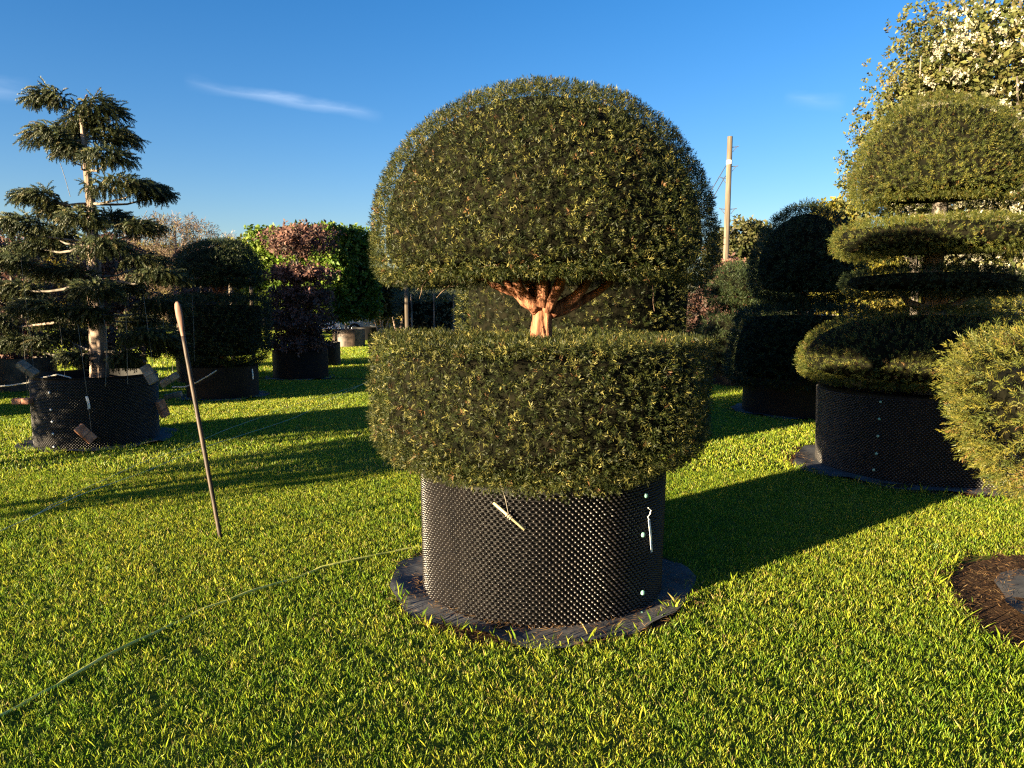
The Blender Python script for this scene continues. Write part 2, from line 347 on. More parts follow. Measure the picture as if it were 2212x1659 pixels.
# ------------------------------------------------------------------ planters
PLANTERS = []
def dent(a, x):
    return .007 * np.sin(3 * a + x * 5) + .005 * np.sin(5 * a + x * 9 + 1) + .003 * np.sin(11 * a + x)
def planter(x, y, r, h, label, studs=0, mat='plastic', mat_r=None, taper=.0, group='black planters', seg=64, clips=(), stud_mat='stud'):
    o = empty('planter', (x, y, 0), label, 'planter', group)
    mb = MB(); prof = [(0, .03), (r * .97, .03), (r - taper, 0.0), (r, h - .012), (r + .006, h), (r - .012, h + .004), (r - .022, h - .05), (r - .025, h - .09)]
    mb.lathe(prof, seg); mb.V = [(v[0] * (1 + float(dent(math.atan2(v[1], v[0]), x)) * (.3 + .7 * v[2] / h) / r), v[1] * (1 + float(dent(math.atan2(v[1], v[0]), x)) * (.3 + .7 * v[2] / h) / r), v[2]) for v in mb.V]; mb.build('wall', M[mat], o, smooth=False)
    sb = MB(); sb.lathe([(r - .03, h - .10), (r * .6, h - .075), (.02, h - .07)], 40, jitter=.004); sb.build('compost', M['soil'], o)
    if studs:
        nc = int(2 * math.pi * r / .0315); rows = int((h - .03) / .0158); k = studs
        ang = 2 * np.pi * np.arange(k) / k
        base = np.stack([np.zeros(k), np.cos(ang) * .0112, np.sin(ang) * .0098], 1); tip = np.stack([np.full(k, .019), np.cos(ang) * .0062, np.sin(ang) * .0056 + .002], 1)
        tv = np.concatenate([base, tip]); tf = []
        for i in range(k): j = (i + 1) % k; tf += [(i, j, k + j), (i, k + j, k + i)]
        for i in range(1, k - 1): tf.append((k, k + i, k + i + 1))
        tf = np.array(tf)
        rr, cc = np.meshgrid(np.arange(rows), np.arange(nc), indexing='ij')
        a = ((cc + (rr % 2) * .5) / nc * 2 * np.pi).ravel() + rng.normal(0, .0012, rr.size); z = (.018 + rr * .0158).ravel() + rng.normal(0, .0008, rr.size)
        rad = r - taper * (1 - z / h) - .001 + dent(np.arctan2(np.sin(a), np.cos(a)), x) * (.3 + .7 * z / h)
        ca, sa = np.cos(a), np.sin(a); zero = np.zeros_like(a); one = np.ones_like(a)
        Rm = np.stack([np.stack([ca, sa, zero], 1), np.stack([-sa, ca, zero], 1), np.stack([zero, zero, one], 1)], 2)
        V = np.einsum('nij,mj->nmi', Rm, tv) + np.stack([rad * ca, rad * sa, z], 1)[:, None, :]
        F = tf[None] + (np.arange(len(a)) * len(tv))[:, None, None]
        mesh_obj('studs', V.reshape(-1, 3), F.reshape(-1, 3), M[stud_mat], o, kind='stuff', smooth=True)
    for (u, v, cm) in clips:
        d = ray(u, v); A = d.x ** 2 + d.y ** 2; B = -2 * (d.x * x + d.y * y); Cc = x * x + y * y - (r + .014) ** 2
        q = B * B - 4 * A * Cc
        if q < 0: continue
        t = (-B - math.sqrt(q)) / (2 * A); p = d * t + Vector((0, 0, EYE)) - Vector((x, y, 0)); nrm = Vector((p.x, p.y, 0)).normalized(); tan = Vector((-nrm.y, nrm.x, 0))
        cb = MB(); seg_ = 8; V = []
        for (dr, rd) in ((0, .013), (.010, .012), (.013, .006)):
            for k in range(seg_):
                an = 2 * math.pi * k / seg_; V.append(p + nrm * dr + (tan * math.cos(an) + Vector((0, 0, 1)) * math.sin(an)) * rd)
        F = [(i * seg_ + k, i * seg_ + (k + 1) % seg_, (i + 1) * seg_ + (k + 1) % seg_, (i + 1) * seg_ + k) for i in range(2) for k in range(seg_)] + [tuple(range(16, 24))]
        cb.add(V, F); cb.build('fixing_pin', M[cm], o)
    PLANTERS.append((x, y, r)); return o
CUTS = []      # (x, y, radius) where no lawn grows
def ground_mat(x, y, r, label, seed, rpot, squash=0):
    """a square of weed fabric trimmed roughly round, rippled, lying on bare soil"""
    rs = random.Random(seed); seg = 56; rings = [(rpot - .06), rpot + .02, rpot + (r - rpot) * .4, rpot + (r - rpot) * .75, r]
    V = []; F = []; ph = [rs.uniform(0, 6.28) for _ in range(5)]
    for i, q in enumerate(rings):
        for k in range(seg):
            a = 2 * math.pi * k / seg; e = (i / 4) ** 2
            rr = q * (1 + e * (.030 * math.sin(4 * a + ph[0]) + .024 * math.sin(7 * a + ph[1]) + .014 * math.sin(13 * a + ph[2]) + rs.uniform(-.008, .008)))
            z = .016 + .010 * e * math.sin(9 * a + ph[3]) + .008 * math.sin(5 * a + ph[4] + i) * (i > 0) + (.022 * max(0, math.sin(6 * a + ph[1])) ** 3 if i >= 3 else 0)
            V.append((rr * math.cos(a), rr * math.sin(a), max(z, .006)))
    for i in range(4):
        for k in range(seg): F.append((i * seg + k, i * seg + (k + 1) % seg, (i + 1) * seg + (k + 1) % seg, (i + 1) * seg + k))
    o = mesh_obj('ground_mat', V, F, M['fabric'], None, smooth=True, loc=(x, y, 0))
    tag(o, label, 'ground mat', 'weed mats under the planters')
    return o
def soil_patch(x, y, r, label_name='soil', mat='soil', seed=1, z=.005, wob=.05):
    rs = random.Random(seed); seg = 60; V = [(0, 0, z)]; F = []; ph = [rs.uniform(0, 6.28) for _ in range(3)]
    for i, q in enumerate((.5, .8, 1)):
        for k in range(seg):
            a = 2 * math.pi * k / seg; rr = r * q * (1 + wob * q * (math.sin(3 * a + ph[0]) * .5 + math.sin(8 * a + ph[1]) * .3 + rs.uniform(-.3, .3)))
            V.append((rr * math.cos(a), rr * math.sin(a), z + rs.uniform(0, .006) * (i < 2)))
    for k in range(seg): F.append((0, 1 + k, 1 + (k + 1) % seg))
    for i in range(2):
        for k in range(seg): F.append((1 + i * seg + k, 1 + (i + 1) * seg + k, 1 + (i + 1) * seg + (k + 1) % seg, 1 + i * seg + (k + 1) % seg))
    return tag(mesh_obj(label_name, V, F, M[mat], None, smooth=True, loc=(x, y, 0)), kind='structure')
def limb_curve(a, b, bend, n=7, wob=.0, seed=0):
    rs = random.Random(seed); a = Vector(a); b = Vector(b); out = []
    for i in range(n):
        t = i / (n - 1); out.append(a.lerp(b, t) + Vector(bend) * math.sin(math.pi * t) + Vector([rs.uniform(-wob, wob) for _ in range(3)]) * (0 < i < n - 1))
    return out
def taper(a, b, n=7): return [a + (b - a) * i / (n - 1) for i in range(n)]
#==BODY==
# ================================================================== the setting
def lawn_material(name, base):
    m, t = material(name); k = t.links.new
    geo = nd(t, 'ShaderNodeNewGeometry')
    n1 = nd(t, 'ShaderNodeTexNoise'); n1.inputs['Scale'].default_value = .55; n1.inputs['Detail'].default_value = 4
    n2 = nd(t, 'ShaderNodeTexNoise'); n2.inputs['Scale'].default_value = 5.5; n2.inputs['Detail'].default_value = 3
    k(geo.outputs['Position'], n1.inputs[0]); k(geo.outputs['Position'], n2.inputs[0])
    mul = nd(t, 'ShaderNodeMath', operation='ADD'); k(n1.outputs[0], mul.inputs[0]); k(n2.outputs[0], mul.inputs[1])
    cr = nd(t, 'ShaderNodeValToRGB'); cr.color_ramp.elements[0].position = .38; cr.color_ramp.elements[1].position = .66
    cr.color_ramp.elements[0].color = (.70, .86, .60, 1); cr.color_ramp.elements[1].color = (1.22, 1.08, 1.0, 1)
    hf = nd(t, 'ShaderNodeMath', operation='MULTIPLY'); hf.inputs[1].default_value = .5; k(mul.outputs[0], hf.inputs[0]); k(hf.outputs[0], cr.inputs[0])
    mx = nd(t, 'ShaderNodeMix', data_type='RGBA', blend_type='MULTIPLY'); mx.inputs[0].default_value = 1; k(cr.outputs[0], mx.inputs[6])
    if base is None:
        a = nd(t, 'ShaderNodeAttribute', attribute_name='tint'); k(a.outputs['Color'], mx.inputs[7])
    else: mx.inputs[7].default_value = (*base, 1)
    p = nd(t, 'ShaderNodeBsdfPrincipled'); p.inputs['Roughness'].default_value = .42 if base is None else .95; p.inputs['Specular IOR Level'].default_value = .35 if base is None else .05
    k(mx.outputs[2], p.inputs['Base Color']); o = nd(t, 'ShaderNodeOutputMaterial')
    if base is None:
        tr = nd(t, 'ShaderNodeBsdfTranslucent'); ms = nd(t, 'ShaderNodeMixShader'); ms.inputs[0].default_value = .45
        k(mx.outputs[2], tr.inputs[0]); k(p.outputs[0], ms.inputs[1]); k(tr.outputs[0], ms.inputs[2]); k(ms.outputs[0], o.inputs[0])
    else: k(p.outputs[0], o.inputs[0])
    return m
M['grass'] = lawn_material('grass_blades', None)
M['lawn'] = lawn_material('lawn_ground', (.075, .095, .022))
tag(mesh_obj('lawn', [(-500, -120, 0), (500, -120, 0), (500, 900, 0), (-500, 900, 0)], [(0, 1, 2, 3)], M['lawn']), kind='structure')

# ================================================================== the large yew in the middle
MX, MY = .17, 4.2
def yew_trunk(parent, pts, r0, r1, limbs, seed=0, mat='bark_yew', flute=.17, seg=30):
    fine = []
    for i in range(len(pts) - 1):
        for k in range(6): fine.append(Vector(pts[i]).lerp(Vector(pts[i + 1]), k / 6))
    pts = fine + [Vector(pts[-1])]
    tb = MB(); n = len(pts); tb.tube(pts, taper(r0, r1, n), seg, flute, seed); rs = random.Random(seed)
    ridge = [rs.uniform(-.09, .09) for _ in range(seg)]; axis = {i: p for i, p in enumerate(pts)}
    for q in range(n * seg):                     # flaking strips of bark stand proud of the trunk
        i, k = divmod(q, seg); ridge[k] = ridge[k] * .86 + rs.uniform(-.045, .045); v = Vector(tb.V[q]); tb.V[q] = tuple(pts[i] + (v - pts[i]) * (1 + ridge[k]))
    tr = tb.build('trunk', M[mat], parent, smooth=True)
    for i, (a, b, bend, ra, rb) in enumerate(limbs):
        l = MB(); l.tube(limb_curve(a, b, bend, 8, .012, seed + i), taper(ra, rb, 8), 9, .15, seed + i); l.build('limb', M[mat], tr, smooth=True)
    return tr
main = empty('yew_topiary', (MX, MY, 0), 'large clipped yew dome over a drum hedge, the biggest topiary in the middle', 'topiary', 'clipped yew topiaries')
yew_trunk(main, [(0, .03, .55), (.01, .02, 1.0), (.0, .01, 1.36), (-.004, .005, 1.44), (-.004, 0, 1.50), (0, 0, 1.56), (0, 0, 1.62), (.005, 0, 1.70), (.0, .0, 1.95)], .068, .042,
          [((-.025, -.03, 1.585), (-.20, -.16, 1.90), (-.03, 0, -.01), .036, .018), ((-.04, 0, 1.58), (-.44, .02, 1.78), (0, 0, .03), .026, .012), ((-.035, -.02, 1.56), (-.30, -.05, 1.88), (-.02, 0, -.01), .026, .014),
           ((.03, -.035, 1.575), (.13, -.18, 1.93), (.02, 0, 0), .038, .022), ((.045, 0, 1.56), (.34, .02, 1.86), (.02, 0, -.03), .038, .02), ((.04, .02, 1.55), (.50, .12, 1.84), (.03, 0, -.03), .032, .016),
           ((-.005, -.05, 1.60), (-.02, -.14, 2.0), (.0, 0, 0), .034, .022), ((-.02, .03, 1.6), (-.15, .35, 1.95), (0, 0, 0), .035, .02), ((.03, .03, 1.58), (.2, .4, 1.92), (0, 0, -.02), .035, .02)], 3)
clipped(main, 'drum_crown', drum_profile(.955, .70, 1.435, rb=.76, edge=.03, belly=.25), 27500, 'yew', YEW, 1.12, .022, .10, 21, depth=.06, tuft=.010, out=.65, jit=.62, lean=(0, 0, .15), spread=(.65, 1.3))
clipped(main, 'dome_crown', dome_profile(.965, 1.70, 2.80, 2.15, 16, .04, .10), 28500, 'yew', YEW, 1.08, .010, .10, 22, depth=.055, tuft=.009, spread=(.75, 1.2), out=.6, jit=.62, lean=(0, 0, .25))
def bare_twigs(parent, n, r, z, seed, length=(.12, .3)):
    rs = random.Random(seed)
    for i in range(n):
        a = rs.uniform(0, 6.28); q = r * math.sqrt(rs.uniform(.12, .95)); p = Vector((q * math.cos(a), q * math.sin(a), z + rs.uniform(-.01, .05)))
        ln = rs.uniform(*length); d = Vector((math.cos(a + rs.uniform(-.9, .9)), math.sin(a + rs.uniform(-.9, .9)), rs.uniform(-.45, .1))).normalized()
        pts = [p]
        for k in range(4):
            d = (d + Vector((rs.uniform(-.35, .35), rs.uniform(-.35, .35), rs.uniform(-.25, .3)))).normalized(); pts.append(pts[-1] + d * ln / 4)
        tb = MB(); tb.tube(pts, taper(.0034, .0012, 5), 4); tb.build('twig', M['twig'], parent)
bare_twigs(main.children[2], 46, .72, 1.755, 5, (.10, .22))
planter(MX, MY, .685, .72, 'wide black studded planter holding the large central yew', 6, clips=((1388, 1155, 'clip'), (1387, 1280, 'clip'), (1385, 1326, 'clip'), (1394, 1070, 'clip')), seg=96, taper=.012)
soil_patch(MX, MY, .87, 'soil', 'soil', 3)
ground_mat(MX, MY, .86, 'grey weed mat ringing the base of the central planter', 4, .685)
CUTS.append((MX, MY, .86))
# the cane offcut and the name tag hanging on that planter
def on_pot(u, v, x, y, r):
    d = ray(u, v); A = d.x ** 2 + d.y ** 2; B = -2 * (d.x * x + d.y * y); C = x * x + y * y - r * r
    t = (-B - math.sqrt(max(B * B - 4 * A * C, 0))) / (2 * A); return d * t + Vector((0, 0, EYE))
a, b = on_pot(1066, 1086, MX, MY, .72), on_pot(1133, 1144, MX, MY, .72)
cn = MB(); cn.tube([a, a.lerp(b, .48), a.lerp(b, .5), a.lerp(b, .52), b], [.007, .007, .0085, .007, .0068], 8)
cane = tag(cn.build('cane_offcut', M['cane'], None, smooth=True), 'short pale cane hanging slantwise on the central planter', 'cane')
mid = a.lerp(b, .5); top = on_pot(1080, 1040, MX, MY, .73)
sb = MB(); sb.tube([mid + Vector((0, 0, .0)), mid.lerp(top, .5) + Vector((.005, -.006, 0)), top], .0018, 4); sb.build('string', M['string'], cane)
sb = MB(); ax = (b - a).normalized()
for q in (-.012, 0, .012):
    c = mid + ax * q; sb.tube([c - ax * .003, c + ax * .003], .0125, 8)
sb.build('string_wrap', M['string'], cane)
def name_tag(pix, x, y, r, w, label, tie=None):
    pts = [on_pot(u, v, x, y, r) for u, v in pix]; V = []; F = []
    for i, p in enumerate(pts):
        nrm = Vector((p.x - x, p.y - y, 0)).normalized(); tan = Vector((-nrm.y, nrm.x, 0)); q = p + nrm * (.006 * math.sin(i * 1.1))
        V += [q - tan * w / 2 - nrm * .001, q + tan * w / 2 - nrm * .001, q + tan * w / 2 + nrm * .001, q - tan * w / 2 + nrm * .001]
    for i in range(len(pts) - 1):
        for k in range(4): F.append((i * 4 + k, i * 4 + (k + 1) % 4, i * 4 + 4 + (k + 1) % 4, i * 4 + 4 + k))
    F += [(0, 1, 2, 3), tuple(len(V) - 4 + k for k in range(4))]
    o = tag(mesh_obj('name_tag', V, F, M['white']), label, 'tag', 'white name tags on the planters')
    if tie:
        tb = MB(); tb.tube([pts[0]] + [on_pot(u, v, x, y, r) for u, v in tie], .0025, 5); tb.build('tie', M['white'], o)
    return o
name_tag([(1402, 1122), (1402, 1140), (1404, 1158), (1407, 1176), (1410, 1193)], MX, MY, .715, .017, 'white strip tag hanging at the right of the central planter', [(1399, 1117), (1404, 1111), (1406, 1102), (1400, 1097)])

# ================================================================== the tiered yew at the right
QX, QY = 4.12, 7.3
tier = empty('yew_topiary', (QX, QY, 0), 'tall tiered yew with low mushroom dome, flat discs and top dome at right', 'topiary', 'clipped yew topiaries')
yew_trunk(tier, [(0, 0, .6), (0, 0, 1.2), (.01, 0, 1.6), (0, .02, 2.0), (.03, .02, 2.45), (.04, .03, 3.0), (.05, .03, 3.5)], .13, .04,
          [((0, 0, 1.55), (-.45, -.1, 1.82), (0, 0, -.06), .05, .02), ((0, 0, 1.55), (.5, 0, 1.82), (0, 0, -.06), .05, .02), ((0, 0, 1.6), (.1, -.4, 1.85), (0, 0, -.05), .045, .02)], 8, 'bark_grey')  # darker bark than the other yews: shade put into the trunk colour
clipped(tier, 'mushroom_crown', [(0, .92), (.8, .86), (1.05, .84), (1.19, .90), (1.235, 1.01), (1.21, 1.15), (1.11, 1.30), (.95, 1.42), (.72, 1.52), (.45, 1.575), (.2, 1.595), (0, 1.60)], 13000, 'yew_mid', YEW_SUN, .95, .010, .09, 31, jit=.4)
clipped(tier, 'disc_crown', [(0, 1.78), (.4, 1.70), (.68, 1.68), (.80, 1.73), (.85, 1.82), (.81, 1.91), (.5, 1.97), (0, 1.99)], 6000, 'yew_mid', YEW_DARK, .95, .014, .07, 32, jit=.4)  # darker yew palette stands in for the shadow across this disc
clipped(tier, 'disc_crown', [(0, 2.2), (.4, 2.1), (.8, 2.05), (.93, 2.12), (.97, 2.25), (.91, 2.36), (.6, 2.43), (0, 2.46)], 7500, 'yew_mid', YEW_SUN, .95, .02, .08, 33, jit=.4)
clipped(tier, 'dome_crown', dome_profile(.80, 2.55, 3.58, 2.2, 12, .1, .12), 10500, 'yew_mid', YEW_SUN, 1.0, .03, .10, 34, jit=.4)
planter(QX, QY, 1.0, .80, 'very wide black studded planter under the tiered yew', 4, clips=tuple((u, v, 'clip') for u, v in ((1903, 868), (1900, 905), (1897, 942), (1894, 980), (1888, 1015), (2133, 1030))), seg=110, taper=.015, stud_mat='stud_lifted')
soil_patch(QX, QY, 1.36, 'soil', 'soil', 13)
ground_mat(QX, QY, 1.24, 'dark weed mat around the very wide planter of the tiered yew', 14, 1.0)
CUTS.append((QX, QY, 1.27))

# ================================================================== the cropped yew drum at the right edge
HX, HY = 3.45, 3.58
hd = empty('yew_topiary', (HX, HY, 0), 'shaggy sunlit golden yew drum cut off by the right edge', 'topiary', 'clipped yew topiaries')
yew_trunk(hd, [(0, 0, .4), (0, 0, .8), (0, 0, 1.3)], .09, .05, [((0, 0, .6), (.4, .1, .95), (0, 0, 0), .04, .02), ((0, 0, .6), (-.4, .1, .95), (0, 0, 0), .04, .02)], 12)
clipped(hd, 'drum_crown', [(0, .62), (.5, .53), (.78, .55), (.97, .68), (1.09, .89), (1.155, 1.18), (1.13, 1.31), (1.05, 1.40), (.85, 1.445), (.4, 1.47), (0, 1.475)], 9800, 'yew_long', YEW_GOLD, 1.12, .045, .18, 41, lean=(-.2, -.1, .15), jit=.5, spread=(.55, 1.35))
planter(HX, HY, .58, .58, 'black studded planter mostly outside the right edge', 0, taper=.01)
soil_patch(HX, HY, 1.15, 'soil', 'soil', 23, wob=.16)
ground_mat(HX, HY, .84, 'weathered weed mat on bare soil at the right edge', 24, .58)
CUTS.append((HX, HY, 1.09))

# ================================================================== dark topiaries behind
def simple_topiary(x, y, label, crowns, pot_r, pot_h, pot_label, cols=YEW_DARK, tm='yew_far', trunk=None, seed=0, pot=True, studs=0, size=1.0, cat='topiary', name='yew_topiary', group='clipped yew topiaries', limbs=()):
    o = empty(name, (x, y, 0), label, cat, group)
    zt = max(max(p[1] for p in c[1]) for c in crowns)
    yew_trunk(o, [(0, 0, .3), (0, 0, zt * .5), (.02, .01, zt * .9)], trunk or .08, .03, list(limbs), seed)
    for i, (nm, prof, n) in enumerate(crowns): clipped(o, nm, prof, n, tm, cols, size, .03, .12, seed + i, lean=(0, 0, .2))
    if pot: planter(x, y, pot_r, pot_h, pot_label, studs)
    return o
simple_topiary(.72, 8.3, 'broad yew dome directly behind the large central topiary', [('dome_crown', [(0, .62), (.8, .55), (1.2, .7), (1.30, 1.0), (1.31, 1.6), (1.29, 2.3), (1.20, 2.9), (.95, 3.4), (.5, 3.65), (0, 3.72)], 10000)], .72, .6, 'black planter hidden behind the central topiary', YEW, 'yew_mid', seed=51, size=1.5)
simple_topiary(4.38, 11.2, 'dark rounded yew ball over a wide drum between the tiered and the central yews',
   [('drum_crown', [(0, .50), (.8, .45), (1.08, .50), (1.10, .70), (1.03, 1.1), (.96, 1.45), (.88, 1.54), (.5, 1.57), (0, 1.58)], 7000),
    ('ball_crown', [(0, 1.72), (.4, 1.68), (.66, 1.74), (.77, 1.92), (.79, 2.1), (.76, 2.36), (.64, 2.64), (.46, 2.88), (.22, 3.03), (0, 3.08)], 5000)], .84, .55, 'broad black planter under the dark ball and drum yew', seed=61, trunk=.1, size=1.15)
soil_patch(4.38, 11.2, 1.08, 'soil', 'soil', 63); ground_mat(4.38, 11.2, .98, 'dark weed mat under the ball and drum yew', 64, .84); CUTS.append((4.38, 11.2, 1.0))
simple_topiary(4.75, 15.2, 'far dark yew with a low dome cap above a rounded drum', [('drum_crown', dome_profile(1.0, .28, 1.56, 2.8, 10, .1, .05), 3800), ('cap_crown', dome_profile(.80, 1.68, 2.45, 2.2, 8, .08, .05), 2800)], .75, .45, 'low black planter of the far dome-capped yew', seed=71, size=1.35)
simple_topiary(-5.12, 13.05, 'dark yew dome above a square-topped drum, left of the copper beech', [('drum_crown', drum_profile(.80, .62, 1.72, rb=.62, edge=.08), 5200), ('dome_crown', dome_profile(.70, 1.98, 2.72, 2.3, 10, .08, .06), 4600)], .60, .56, 'black planter with white tag under the dark dome yew', seed=81, trunk=.07, size=1.1,
   limbs=[((0, 0, 1.7), (.16, .1, 2.1), (0, 0, 0), .03, .02), ((0, 0, 1.7), (-.18, 0, 2.1), (0, 0, 0), .03, .02)])
ground_mat(-5.12, 13.05, .78, 'grey weed mat under the dark dome yew', 84, .60); CUTS.append((-5.12, 13.05, .74))
name_tag([(545, 797), (545, 804), (546, 811), (547, 819)], -5.12, 13.05, .615, .03, 'white strip tag on the planter of the dark dome yew')
# yews standing off the left edge, whose long shadows cross the lawn
for i, (x, y, h, r, lb) in enumerate(((-10.2, 9.35, 3.7, 1.35, 'tall yew dome off the left edge, nearer'), (-11.05, 11.6, 3.6, 1.2, 'tallest yew dome off the left edge, farther'))):
    simple_topiary(x, y, lb, [('dome_crown', [(0, .4), (r * .8, .4), (r, .7), (r, h * .6), (r * .85, h * .8), (r * .5, h * .95), (0, h)], 1100)], r * .6, .5, ('black planter off the left edge, nearer', 'black planter off the left edge, farther')[i], seed=91 + i)

# ================================================================== the tall drooping tree at the left
CX, CY = -4.95, 8.75
ced = empty('drooping_conifer', (CX, CY, 0), 'tall dark conifer with layered drooping pads and pale trunk at left', 'tree')
def cl(u, v, dy=0): p = at(u, v, CY + dy); return p - Vector((CX, CY, 0))
tr_pts = [cl(216, 840), cl(213, 760), cl(207, 680), cl(206, 600), cl(203, 520), cl(196, 440), cl(186, 370), cl(180, 300), cl(176, 240), cl(190, 205)]
tr_pts = [Vector((p.x, p.y + .02 * math.sin(i * 1.3), p.z)) for i, p in enumerate(tr_pts)]
tb = MB(); tb.tube(tr_pts, [.104, .092, .084, .074, .062, .048, .037, .026, .018, .010], 16, .3, 7); ctr = tb.build('trunk', M['bark_pale'], ced, smooth=True)
PADS = [(104, 206, 52, 30, -.1), (214, 232, 70, 40, .0), (180, 262, 60, 26, .15), (105, 288, 62, 38, -.25), (150, 320, 36, 22, -.2), (248, 290, 64, 36, .2), (232, 335, 62, 28, -.3), (160, 290, 30, 24, .3),
        (270, 398, 100, 30, -.2), (330, 415, 45, 22, .05), (78, 420, 60, 22, -.1), (125, 452, 52, 26, .2), (40, 480, 66, 28, -.4), (180, 470, 60, 34, -.5), (300, 488, 66, 22, .25), (245, 470, 50, 24, .5), (110, 500, 62, 22, .3),
        (90, 530, 90, 22, .5), (225, 530, 66, 30, -.5), (20, 560, 66, 28, -.6), (310, 560, 58, 20, .3), (135, 585, 80, 22, -.2), (345, 592, 66, 22, -.3), (40, 620, 70, 26, .3), (205, 622, 62, 30, -.65), (270, 618, 46, 20, .5), (345, 655, 74, 22, .1),
        (80, 660, 70, 24, -.5), (180, 675, 66, 26, -.4), (300, 690, 60, 20, .5), (-10, 690, 60, 24, 0), (55, 735, 90, 22, .1), (155, 720, 60, 20, .5), (320, 722, 70, 22, -.45), (360, 745, 46, 20, -.1), (160, 768, 30, 16, -.3), (268, 772, 32, 20, -.3), (110, 690, 50, 18, .6)]
SPR = ([(.028, .040, .017), (.045, .057, .021), (.085, .092, .032), (.13, .115, .05)], [.4, .33, .2, .07])
for i, (u, v, a, b, dy) in enumerate(PADS):
    c = cl(u, v, dy); sx = a * CY / 1600; sz = b * CY / 1600; n = int(110 + a * 3.5)
    # fans of sprays along the pad, hanging over at the rim
    q = rng.normal(size=(n, 3)); q = norm(q) * rng.random((n, 1)) ** .4
    P = np.array(c) + q * [sx * .82, sx * .55, sz * .5] + np.array([0, 0, 1]) * (-(q[:, 0:1] ** 2) * sz * .45)
    base = np.array(tr_pts[min(range(len(tr_pts)), key=lambda k: abs(tr_pts[k].z - (c.z - .1)))])
    away = norm(np.array([[c.x - base[0], c.y - base[1], 0]]))
    D = away * .55 + q * [.75, .75, .25] + rng.normal(0, .3, (n, 3)); D[:, 2] -= .30 - .36 * (q[:, 2] > .05)
    D = norm(D)
    # roll: the template bends towards its +x, which points down here
    dn = np.array([0, 0, -1.0]); xx = norm(dn - D * (D @ dn)[:, None] + 1e-4); Rm = np.stack([xx, np.cross(D, xx), D], 2)
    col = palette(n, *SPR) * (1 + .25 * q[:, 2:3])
    V, F, C = grow(P, D, rng.uniform(.8, 1.4, n), T['spray'], col, Rm)
    mesh_obj('foliage_pad', V, F, M['spruce'], ced, tint=C, kind='stuff')
    lb = MB(); st = Vector(base); en = Vector(c) + Vector((away[0, 0] * sx * .5, away[0, 1] * sx * .3, -.02)); ln = (en - st).length
    lb.tube(limb_curve(st, en, (0, 0, -.07 * ln), 7, .018, i), taper(.009 + .010 * ln, .005, 7), 6, .1, i); lb.build('limb', M['bark_pale'] if i % 6 == 0 else M['bark_grey'], ced, smooth=True)  # paler bark on every sixth limb stands in for sunlit limbs
planter(CX, CY, .655, .80, 'black studded planter with a row of white pins under the drooping conifer', 4, clips=tuple((u, v, 'white') for u, v in ((107, 848), (110, 885), (113, 911), (115, 937), (117, 965))), taper=.012, seg=90, stud_mat='stud_lifted')
soil_patch(CX, CY, .80, 'soil', 'soil', 33)
ground_mat(CX, CY, .86, 'grey weed mat under the planter of the drooping conifer', 34, .655); CUTS.append((CX, CY, .80))
name_tag([(187, 856), (189, 863), (191, 870), (192, 877), (192, 884)], CX, CY, .675, .026, 'curved white strip tag on the planter of the drooping conifer')
def hanging_brick(u, v, dy, rot, mat, label, string_top):
    from mathutils import Euler
    c = at(u, v, CY + dy); rm = Euler([R(x) for x in rot]).to_matrix()
    V = []; F = []; l, w, h = .215, .1025, .065; bv = .006
    for sz in (-1, 1):                       # chamfered brick
        for (x, y) in ((-l / 2 + bv, -w / 2), (l / 2 - bv, -w / 2), (l / 2, -w / 2 + bv), (l / 2, w / 2 - bv), (l / 2 - bv, w / 2), (-l / 2 + bv, w / 2), (-l / 2, w / 2 - bv), (-l / 2, -w / 2 + bv)):
            V.append(Vector((x, y, sz * (h / 2 - bv))))
    for sz in (-1, 1):
        for k in range(8): p = V[k]; V.append(Vector((p.x * .95, p.y * .93, sz * h / 2)))
    for k in range(8): j = (k + 1) % 8; F += [(k, j, 8 + j, 8 + k), (8 + k, 8 + j, 24 + j, 24 + k), (j, k, 16 + k, 16 + j)]
    F += [tuple(range(24, 32)), tuple(range(23, 15, -1))]
    V = [rm @ (v_ + Vector([random.uniform(-.0015, .0015) for _ in range(3)])) for v_ in V]
    o = tag(mesh_obj('hanging_brick', V, F, M[mat], None, loc=c), label, 'brick', 'bricks hung on strings to weigh the conifer branches down')
    wr = MB(); e = .003
    loop = [rm @ Vector(p) for p in ((.01, -w / 2 - e, -h / 2 - e), (.01, w / 2 + e, -h / 2 - e), (.01, w / 2 + e, h / 2 + e), (.01, -w / 2 - e, h / 2 + e), (.01, -w / 2 - e, -h / 2 - e))]
    wr.tube(loop, .003, 4); wr.build('string_wrap', M['cable'], o)
    tp = at(*string_top, CY + dy) - c; knot = max(loop, key=lambda p: p.z)
    s = MB(); s.tube([knot, knot.lerp(tp, .3) + Vector((.004, 0, 0)), tp], .0022, 4); s.build('string', M['string'], o)
    return o
hanging_brick(60, 797, -.75, (20, 40, 10), 'brick_grey', 'stained brick hanging over the left rim of the conifer planter', (45, 560))
hanging_brick(185, 937, -.80, (70, 50, 30), 'brick', 'orange-red brick hanging low in front of the conifer planter', (168, 700))
hanging_brick(323, 809, -.62, (80, 62, 0), 'brick_grey', 'stained brick hanging upright at the right rim of the conifer planter', (310, 640))
hanging_brick(366, 820, -.3, (10, -32, 20), 'brick_grey', 'slanted brick hanging right of the conifer planter', (352, 690))
hanging_brick(50, 866, -.55, (0, -2, -8), 'brick', 'level red brick hanging left of the conifer planter', (48, 700))
hanging_brick(351, 882, .1, (85, 70, 60), 'brick', 'dark red brick hanging beside the right wall of the conifer planter', (345, 750))
hanging_brick(374, 854, .9, (0, -12, 15), 'brick_grey', 'grey brick hanging low behind the right side of the conifer planter', (368, 720))
